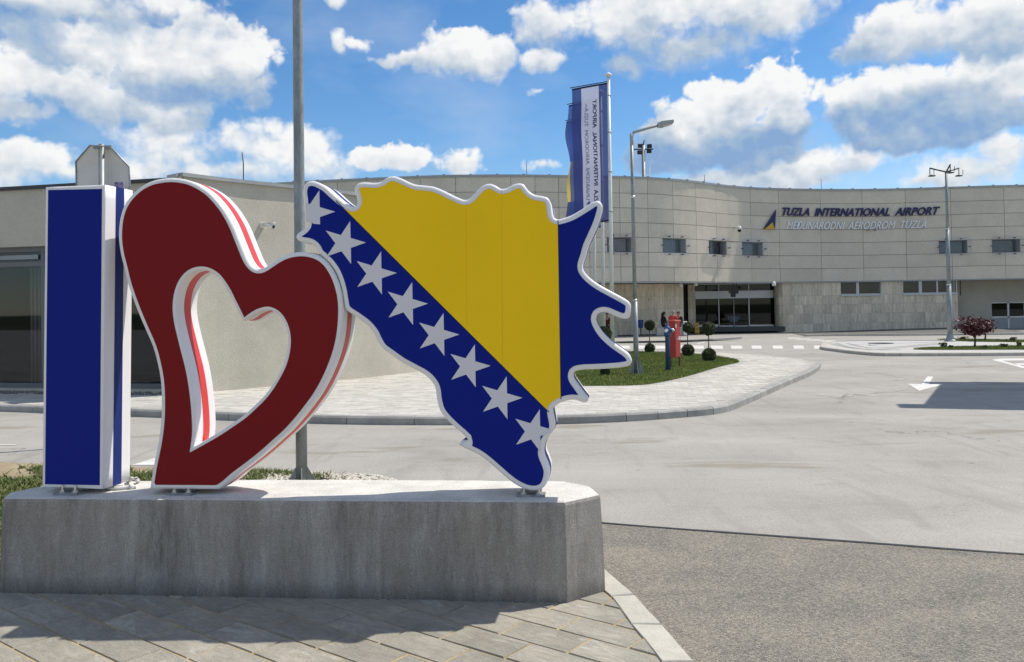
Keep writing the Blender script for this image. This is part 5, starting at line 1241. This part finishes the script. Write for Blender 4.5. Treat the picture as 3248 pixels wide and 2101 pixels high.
# ================================================================== LAWN FURNITURE
hb = G(2119, 1177, .084); rhd = thing('fire_hydrant', hb, 'slim blue fire hydrant with silver caps on the lawn', 'hydrant')
HB = mat('hydrant_blue', (.022, .075, .20), .4, var=.12, vs=8)
hz = 1.08
MB().lathe(hb, [(.055, 0), (.055, hz*.72), (.062, hz*.73)], 14).build('column', HB, rhd)
MB().lathe(hb, [(.062, hz*.73), (.085, hz*.75), (.085, hz*.80), (.075, hz*.82), (.08, hz*.90), (.06, hz*.94), (.03, hz*.96), (.03, hz*1.0), (.015, hz*1.02)], 14).build('head', HB, rhd)
for dv_ in (Vector((-.35, -.93, 0)), Vector((.9, -.35, 0))):
    a_ = hb+Vector((0, 0, hz*.86)); mb = MB(); mb.tube([a_+dv_*.05, a_+dv_*.12], .045, 12); mb.build('outlet', HB, rhd); mb = MB(); mb.tube([a_+dv_*.12, a_+dv_*.15], .042, 12); mb.tube([a_+dv_*.15, a_+dv_*.175], .018, 8); mb.build('outlet_cap', BOLT, rhd)
cbx = G(2144, 1168, .084); rc = thing('hydrant_cabinet', cbx, 'red metal hose cabinet on two legs beside the blue hydrant', 'cabinet')
CR = mat('cabinet_red', (.42, .035, .035), .4, var=.08, vs=4)
rzc = R(-48); ztp = P(2144, 1019.5, cbx.y).z; zbt = P(2144, 1134.6, cbx.y).z
MB().box(cbx+Vector((0, .1, (ztp+zbt)/2-cbx.z)), (.19, .21, ztp-zbt), rzc, .004).build('body', CR, rc)
MB().box(cbx+Vector((0, .1, ztp-cbx.z+.012)), (.23, .25, .03), rzc, .008).build('roof', mat('cabinet_roof', (.5, .07, .06), .4), rc)
ex_ = Vector((math.cos(rzc), math.sin(rzc), 0)); ey_ = Vector((-ex_.y, ex_.x, 0))
dr_c = cbx+Vector((0, .1, 0))
for sx_, sy_ in ((-.07, -.08), (.07, .08)):
    q_ = dr_c+ex_*sx_+ey_*sy_; MB().box((q_.x, q_.y, (zbt+cbx.z)/2), (.03, .03, zbt-cbx.z), rzc).build('leg', mat('cabinet_leg', (.13, .02, .02), .5), rc)
fx = dr_c+ex_*.0965
MB().box((fx.x, fx.y, (ztp+zbt)/2), (.006, .185, (ztp-zbt)*.94), rzc).build('door', CR, rc)
for y_, z_, sy_, sz_, m_ in ((-.07, ztp-.11, .03, .09, WPAINT), (.06, ztp-.10, .025, .06, BLACK), (0.045, zbt+.46, .05, .085, WPAINT), (-.02, zbt+.44, .02, .03, WPAINT)):
    q_ = fx+ex_*.004+ey_*y_; MB().box((q_.x, q_.y, z_), (.004, sy_, sz_), rzc).build('label', m_, rc)

def ball(c, r_, n, size, m_, root, name):
    V0 = rng.normal(size=(n, 3)); V0 /= np.linalg.norm(V0, axis=1)[:, None]; rad = r_*(rng.uniform(.5, 1.05, n)**.5)
    rad *= np.array([1+.14*mnoise.noise(Vector(v*2.2)+Vector((c[0], c[1], c[2]))*3) for v in V0])
    V_, F_ = leaves(V0*rad[:, None]+np.array(c), size); me = blade_mesh(name, V_, F_); me.materials.append(m_); return link(name, me, root)
tops_ = [((2061, 1119), (2061, 1105.5), 16, (2060.5, 1032), 16.5, 'clipped ball tree at the back of the lawn, left of the hydrant'), ((2182, 1131), (2182, 1112), 19.5, (2182, 1040), 17, 'clipped ball tree on the lawn half hidden by the red cabinet'), ((2249, 1147), (2249, 1127), 22, (2248, 1043), 21.5, 'clipped ball tree at the right tip of the lawn'), ((1919, 1192), (1919, 1180), 15, (1916, 1060), 24, 'ball tree on the lawn mostly hidden behind the map sign')]
for (b_, l_, rl_, u_, ru_, lab) in tops_:
    c = G(*b_, .084); r_ = thing('topiary_tree', c, lab, 'topiary', group='clipped ball trees on the lawn'); k = c.y/F
    lo = P(*l_, c.y); hi = P(*u_, c.y)
    MB().tube([c, (c.x, c.y, hi.z-.05)], [.018, .013], 8).build('trunk', BARK, r_)
    ball((lo.x, c.y, lo.z), rl_*k, 6000, .015, FOLI, r_, 'lower_crown'); ball((hi.x, c.y, hi.z), ru_*k, 6000, .015, FOLI, r_, 'upper_crown')

# ================================================================== TRAFFIC ISLAND AT THE RIGHT
ipx = [cr(*p) for p in ((322, 152), (345, 168), (450, 183), (650, 207), (880, 226), (1130, 229), (1800, 227), (2381, 223), (3400, 218))]
ib = [cr(*p) for p in ((3400, 92), (2381, 100), (1500, 96), (900, 97), (560, 103), (420, 112), (350, 130))]
isl = smooth_loop([Vector(G(u, v, .05).xy) for u, v in ipx+ib], .35, corners=(8, 9))
if area(isl) < 0: isl = isl[::-1]
def zg(p, dz): return (p.x, p.y, zs(p.y)+dz)
isd = structure(MB().sheet([zg(p, .045) for p in offset(isl, .1)]).build('traffic_island', mat('island_paving', (.42, .415, .40), .85, var=.10, vs=2, fine=.12, fs=14, world=True)))
mb = MB(); n = len(isl); nr = normals(isl); step_ = 0
acc_l = 0.; cur = []
for i in range(n+1):
    p, nn_ = isl[i % n], nr[i % n]; cur.append((p, nn_))
    if len(cur) == 4 or i == n:
        mb = MB(); vs = []
        for j, (p, nn_) in enumerate(cur):
            if j == 0: p = p+(cur[1][0]-p).normalized()*.012
            for d_, z_ in ((0, -.1), (0, .05), (.02, .07), (.15, .07), (.15, 0)): q_ = p+nn_*d_; vs.append(zg(q_, z_))
        m_ = len(cur); fs = [(j*5+k, j*5+k+1, (j+1)*5+k+1, (j+1)*5+k) for j in range(m_-1) for k in range(4)]+[(0, 1, 2, 3, 4), tuple((m_-1)*5+k for k in (4, 3, 2, 1, 0))]
        mb.add(vs, fs).build('kerb_stone', KERBN, isd); cur = cur[-1:]
# darker rings of setts in the island nose
RING = mat('ring_setts', (.27, .27, .26), .85, var=.15, vs=6, world=True)
for pts in (((430, 128), (520, 150), (700, 178), (900, 190), (1130, 190)), ((600, 125), (720, 155), (880, 172), (1100, 160), (1590, 118)), ((480, 122), (620, 165), (820, 186), (1000, 182), (1250, 158), (1600, 125))):
    pth = smooth_loop([Vector(G(*cr(*p), .05).xy) for p in pts], .3, closed=False); mb = MB()
    for a_, b_ in zip(pth[:-1], pth[1:]): t_ = (b_-a_).normalized(); n_ = Vector((-t_.y, t_.x))*.07; mb.add([zg(a_-n_, .050), zg(b_-n_, .050), zg(b_+n_, .050), zg(a_+n_, .050)], [(0, 1, 2, 3)])
    mb.build('sett_ring', RING, isd)
p = G(*cr(935, 126), .05); MB().lathe((p.x, p.y, p.z), [(.45, 0), (.45, .012)], 20, False).build('manhole_cover', DARKM, isd)
for nm, px_ in (('front', ((1250, 184), (1400, 176), (1700, 166), (2050, 160), (2381, 158), (3200, 152), (3200, 186), (2381, 186), (1700, 188), (1400, 188))), ('back', ((1508, 92), (1700, 88), (2381, 100), (3200, 98), (3200, 112), (2381, 112), (1900, 106), (1650, 98)))):
    pl_ = [Vector(G(*cr(*p), .06).xy) for p in px_]
    structure(MB().sheet([zg(p, .058) for p in pl_]).build('planting_bed', LAWN))
    X, Y = scatter([tuple(p) for p in pl_], 14000); V_, F_ = blades(X, Y, .058+np.array([zs(y) for y in Y]), .03, .08, .012, .9); me = blade_mesh('grass', V_, F_); me.materials.append(GRASS)
    tag(stuff(link('island_grass', me)), 'strip of short grass in the %s bed of the traffic island' % nm, 'grass')
def maple(u, v, ut, vt, hgt, wid, lab):
    c = G(u, v, .06); r_ = thing('maple_tree', c, lab, 'maple', group='small red maples on the traffic island'); k = c.y/F
    tr = MB(); hh_ = hgt*k; tr.tube([c, c+Vector((.02, 0, hh_*.3)), c+Vector((-.02, 0, hh_*.55))], [.035, .028, .018], 7)
    pts = []; 
    for j in range(11):
        a_ = random.uniform(0, 6.28); e = c+Vector(((ut-u)*k*.5+math.cos(a_)*wid*k*random.uniform(.25, .5), math.sin(a_)*wid*k*.35, hh_*random.uniform(.5, .98))); s_ = c+Vector((0, 0, hh_*random.uniform(.25, .5)))
        tr.tube([s_, s_.lerp(e, .55)+Vector((0, 0, .05)), e], [.013, .009, .005], 5); pts += [(e, .24), (s_.lerp(e, .65), .2)]
    tr.build('trunk', BARK, r_)
    P_ = np.concatenate([np.array(p)+rng.normal(size=(62, 3))*np.array([q_*.62, q_*.62, q_*.25]) for p, q_ in pts]); V_, F_ = leaves(P_, .045); me = blade_mesh('crown', V_, F_); me.materials.append(MAPLE); link('crown', me, r_)
maple(3092, 1103, 3078, 1015, 90, 46, 'small dark red maple in the front bed of the traffic island'); maple(3125, 1081, 3120, 1005, 68, 32, 'dark red maple in the back bed of the traffic island')
def shrub(u, v, w_, h_, lab, kind=0):
    c = G(u, v, .06); r_ = thing('shrub', c, lab, 'shrub', group='low shrubs on the traffic island'); k = c.y/F; n_ = 160
    P_ = np.array(c)+rng.normal(size=(n_, 3))*np.array([w_*k*.27, w_*k*.2, 0])+np.stack([np.zeros(n_), np.zeros(n_), rng.uniform(.05, 1, n_)*h_*k], 1); V_, F_ = leaves(P_, .035)
    me = blade_mesh('foliage', V_, F_); me.materials.append(FOLI if not kind else WEED); link('foliage', me, r_)
    mb = MB()
    for j in range(5): mb.tube([c+Vector((random.uniform(-.3, .3)*w_*k, 0, 0)), c+Vector((random.uniform(-.5, .5)*w_*k, random.uniform(-.05, .05), h_*k*random.uniform(.8, 1.1)))], .006, 4)
    mb.build('stem', BARK, r_)
for (x, y, w_, h_, lab) in ((1570, 175, 20, 17, 'dark low shrub left of the front red maple'), (1640, 178, 14, 8, 'tiny flat shrub directly left of the front maple trunk'), (1995, 180, 18, 9, 'flat dark shrub right of the front red maple'), (2172, 175, 28, 14, 'broad dark shrub in the front bed near the right edge'), (1765, 96, 18, 11, 'dark shrub in the back bed beside the three-armed lamp'), (2125, 106, 18, 6, 'flat dark shrub in the back bed right of the maples'), (2270, 108, 20, 13, 'rounded dark shrub in the back bed near the right edge'), (2200, 108, 10, 6, 'tiny shrub in the back bed between two larger ones')):
    shrub(*cr(x, y), w_, h_, lab)
shrub(*cr(2335, 168), 12, 18, 'light green upright plant in the front bed at the right edge', 1)

# ================================================================== PORCH: PEOPLE, BENCH, BIN, FLOOR SIGN
PYB = 48.3
BLU = mat('bin_blue', (.02, .05, .22), .45)
c = P(2031.6, 1027, 48.0); r_ = thing('litter_bin', (c.x, c.y, zf), 'blue litter bin on a post by the travertine wall', 'litter bin'); z0 = P(0, 1040, 48).z-.1
zb_, zt_ = P(2031, 1041, 48).z, P(2031, 1015, 48).z
MB().lathe((c.x, c.y, 0), [(.10, zb_), (.15, zb_+.08), (.165, zt_-.02), (.18, zt_)], 14).build('bucket', BLU, r_); MB().tube([(c.x+.03, c.y+.15, zf), (c.x+.03, c.y+.15, zt_)], .03, 8).build('post', DARKM, r_)
bl_ = P(2081, 1050, PYB); br_ = P(2178, 1050, PYB)
r_ = thing('bench', ((bl_.x+br_.x)/2, PYB, zf), 'pale concrete block bench in front of the travertine wall', 'bench'); WB = mat('bench_white', (.50, .49, .46), .7, var=.06, vs=4)
zs0 = zf+.43
for x0_, x1_ in ((bl_.x, bl_.x+.44), (br_.x-.44, br_.x)): MB().box(((x0_+x1_)/2, PYB, zf+.215), (x1_-x0_, .5, .43), 0, .015).build('block', WB, r_)
MB().box(((bl_.x+br_.x)/2, PYB, zs0-.05), (br_.x-bl_.x-.88, .46, .09), 0, .01).build('seat', mat('bench_wood', (.16, .10, .06), .7, var=.2, vs=6), r_)
a_ = P(2172, 1020, 48.0); r_ = thing('white_box', (a_.x, 48.1, zf), 'white box panel standing at the right end of the bench', 'box'); 
MB().box((a_.x, 48.05, P(0, 1024, 48).z*0+.25), (.22, .2, .72), .2, .01).build('panel', WPAINT, r_); MB().box((a_.x, 48.05, .63), (.24, .22, .04), .2, .01).build('lid', WPAINT, r_)
SKIN = mat('skin', (.42, .24, .16), .6); CBLK = mat('black_cloth', (.012, .012, .014), .85); CRED = mat('red_jacket', (.50, .03, .035), .75); CNAV = mat('navy_cloth', (.015, .02, .05), .85); HGREY = mat('grey_hair', (.25, .235, .21), .8); HDARK = mat('dark_hair', (.012, .010, .009), .7); CWHT = mat('white_shirt', (.5, .5, .5), .8); CMAR = mat('maroon_cloth', (.10, .012, .018), .85)
def person(base, rz, top_m, leg_m, hair_m, lab, lean=0., long_hair=False, head_turn=0., seat=.43):
    """seated figure, facing local +Y before turning by rz; one skinned body, hair as a child"""
    J = {'pel': ((0, 0, .10), .135, 'L'), 'spi': ((0, -.02+lean*.12, .30), .125, 'T'), 'che': ((0, -.01+lean*.3, .50), .14, 'T'), 'nec': ((0, .02+lean*.42, .635), .052, 'S'), 'hea': ((0, .035+lean*.47, .72), .078, 'S'), 'hed': ((0, .03+lean*.5, .80), .082, 'S'), 'top': ((0, .01+lean*.5, .855), .06, 'S')}
    E = [('pel', 'spi'), ('spi', 'che'), ('che', 'nec'), ('nec', 'hea'), ('hea', 'hed'), ('hed', 'top')]
    for s_, n_ in ((-1, 'l'), (1, 'r')):
        J['sh'+n_] = ((s_*.175, 0+lean*.34, .57), .062, 'T'); J['el'+n_] = ((s_*.225, .07+lean*.4, .31), .046, 'T'); J['wr'+n_] = ((s_*.12, .29+lean*.3, .23), .031, 'T'); J['ha'+n_] = ((s_*.08, .37+lean*.3, .20), .034, 'S')
        J['hi'+n_] = ((s_*.085, .06, .09), .088, 'L'); J['kn'+n_] = ((s_*.11, .42, .08), .064, 'L'); J['an'+n_] = ((s_*.11, .44, -.35), .042, 'L'); J['to'+n_] = ((s_*.12, .57, -.39), .036, 'F')
        E += [('che', 'sh'+n_), ('sh'+n_, 'el'+n_), ('el'+n_, 'wr'+n_), ('wr'+n_, 'ha'+n_), ('pel', 'hi'+n_), ('hi'+n_, 'kn'+n_), ('kn'+n_, 'an'+n_), ('an'+n_, 'to'+n_)]
    nm = list(J); me = bpy.data.meshes.new('person'); me.from_pydata([J[k][0] for k in nm], [(nm.index(a_), nm.index(b_)) for a_, b_ in E], [])
    ob = bpy.data.objects.new('p', me); C.objects.link(ob); sk = ob.modifiers.new('s', 'SKIN'); ss = ob.modifiers.new('u', 'SUBSURF'); ss.levels = 2; ss.render_levels = 2
    for i, k in enumerate(nm): me.skin_vertices[0].data[i].radius = (J[k][1],)*2
    me.skin_vertices[0].data[0].use_root = True
    bm_ = bpy.data.meshes.new_from_object(ob.evaluated_get(bpy.context.evaluated_depsgraph_get())); bpy.data.objects.remove(ob)
    for m_ in (top_m, leg_m, SKIN, BLACK): bm_.materials.append(m_)
    segs = [(Vector(J[a_][0]), Vector(J[b_][0]), J[b_][2]) for a_, b_ in E]; code = {'T': 0, 'L': 1, 'S': 2, 'F': 3}
    for p_ in bm_.polygons:
        best = min(segs, key=lambda s_: (p_.center-(s_[0]+(s_[1]-s_[0])*max(0, min(1, (p_.center-s_[0]).dot(s_[1]-s_[0])/max(1e-9, (s_[1]-s_[0]).length_squared))))).length)
        p_.material_index = code[best[2]]; p_.use_smooth = True
    root = bpy.data.objects.new('person', bm_); C.objects.link(root); root.location = Vector(base)+Vector((0, 0, seat)); root.rotation_euler.z = rz; tag(root, lab, 'person', 'people sitting in front of the terminal')
    h = MB(); hc = Vector(J['hed'][0]); 
    vs = []; fs = []; n_ = 14; m_ = 7
    for j in range(m_+1):
        a_ = math.pi*.62*j/m_
        for i in range(n_):
            b_ = 2*math.pi*i/n_; back = .5-.5*math.sin(b_); aa = a_*(.62+.55*back); vs.append(hc+Vector((.094*math.sin(aa)*math.cos(b_), .102*math.sin(aa)*math.sin(b_)-.008, .105*math.cos(aa)+.005)))
    fs = [(j*n_+i, j*n_+(i+1) % n_, (j+1)*n_+(i+1) % n_, (j+1)*n_+i) for j in range(m_) for i in range(n_)]; h.add(vs, fs, True)
    if long_hair: h.tube([hc+Vector((0, -.06, .04)), hc+Vector((0, -.10, -.1)), hc+Vector((0, -.13, -.30))], [.08, .085, .05], 10)
    me = h.mesh('hair'); me.materials.append(hair_m); o = bpy.data.objects.new('hair', me); C.objects.link(o); o.parent = root
    nz = MB().tube([hc+Vector((0, .075, .0)), hc+Vector((0, .10, -.03)), hc+Vector((0, .078, -.04))], [.012, .016, .010], 6); me = nz.mesh('nose'); me.materials.append(SKIN); o = bpy.data.objects.new('nose', me); C.objects.link(o); o.parent = root
    return root
pw = P(2103, 1040, PYB); person((pw.x-.02, PYB-.02, zf), R(-75), CBLK, CBLK, HDARK, 'woman with long dark hair in black sitting at the left end of the bench', .15, True)
pm_ = P(2139, 1040, 46.6); person((pm_.x, 46.9, zf), R(-12), CRED, CNAV, HGREY, 'grey-haired person in a red jacket sitting with their back to the camera', .1, seat=.50)
pk = P(2155, 1040, PYB); person((pk.x, PYB, zf), R(150), CBLK, CNAV, CBLK, 'person with a dark cap in dark clothes on the bench facing the camera', .2)
st_ = thing('stool', (pm_.x, 46.9, zf), 'low block seat under the person in the red jacket', 'seat'); MB().box((pm_.x, 46.9, zf+.24), (.45, .42, .46), 0, .02).build('block', WB, st_); MB().box((pm_.x, 46.9, zf+.485), (.42, .4, .03), 0, .01).build('cushion', CBLK, st_)
pq = P(1926, 1040, PYB-.6); person((pq.x, PYB-.6, zf), R(170), CMAR, CNAV, HDARK, 'person in dark red and navy sitting behind the flagpoles', .25)
b2 = thing('bench', (pq.x, PYB-.5, zf), 'pale concrete block bench behind the flagpoles', 'bench'); MB().box((pq.x, PYB-.5, zf+.2), (1.1, .45, .42), 0, .015).build('block', WB, b2); MB().box((pq.x, PYB-.5, zf+.415), (1.0, .4, .02), 0).build('seat', mat('bench_wood', (0, 0, 0)), b2)
YS = mat('sign_yellow_plastic', (.42, .23, .015), .5); c = P(2210, 1037, 50.5); z0 = zf+.01
r_ = thing('floor_sign', (c.x, 50.5, z0), 'yellow folding wet floor sign beside the entrance', 'floor sign')
for s_ in (-1, 1):
    q_ = MB(); vs = [(c.x+x*(.13 if z < .1 else .10), 50.5+s_*(.14-.20*z), z0+z) for z in (0, .62) for x in (-1, 1)]; vs += [(x, y+.012, z) for x, y, z in vs]; q_.add(vs, [(0, 1, 3, 2), (4, 6, 7, 5), (0, 4, 5, 1), (1, 5, 7, 3), (3, 7, 6, 2), (2, 6, 4, 0)]); q_.build('board', YS, r_)
mb = MB(); mb.prism([Vector((c.x-.05, z0+.2)), Vector((c.x+.05, z0+.2)), Vector((c.x, z0+.3))], lambda x, z, h: (x, 50.5-.14+.20*(z-z0)-.004-h, z), 0, .003); mb.box((c.x, 50.5-.14+.20*.45-.005, z0+.45), (.1, .003, .05)); mb.build('warning_mark', BLACK, r_)

# unseen canopy, its outline made up from the shadow it casts on the road
spx = [cr(*p) for p in ((1390, 514), (1440, 530), (1580, 536), (1428, 738), (1148, 735), (1195, 771), (1900, 785), (2700, 800), (2900, 520), (2381, 517), (1880, 511), (1830, 514))]
CZ = 5.2; sh = SUN*(CZ/SUN.z); pts = [G(u, v, RZ+.003) for u, v in spx]
cn = thing('shadow_canopy', pts[6]+sh+Vector((2, 0, -CZ)), 'unseen flat canopy on posts, added to cast the shadow on the road', 'canopy')
MB().prism([Vector((p.x+sh.x, p.y+sh.y)) for p in pts], lambda x, y, h: (x, y, h), CZ, CZ+.18).build('roof', GREYP, cn)
q_ = pts[6]+sh
for dx, dy in ((4.5, .6), (4.5, 2.6)): MB().tube([(q_.x+dx, q_.y+dy, RZ), (q_.x+dx, q_.y+dy, CZ)], .12, 10).build('post', STEEL, cn)
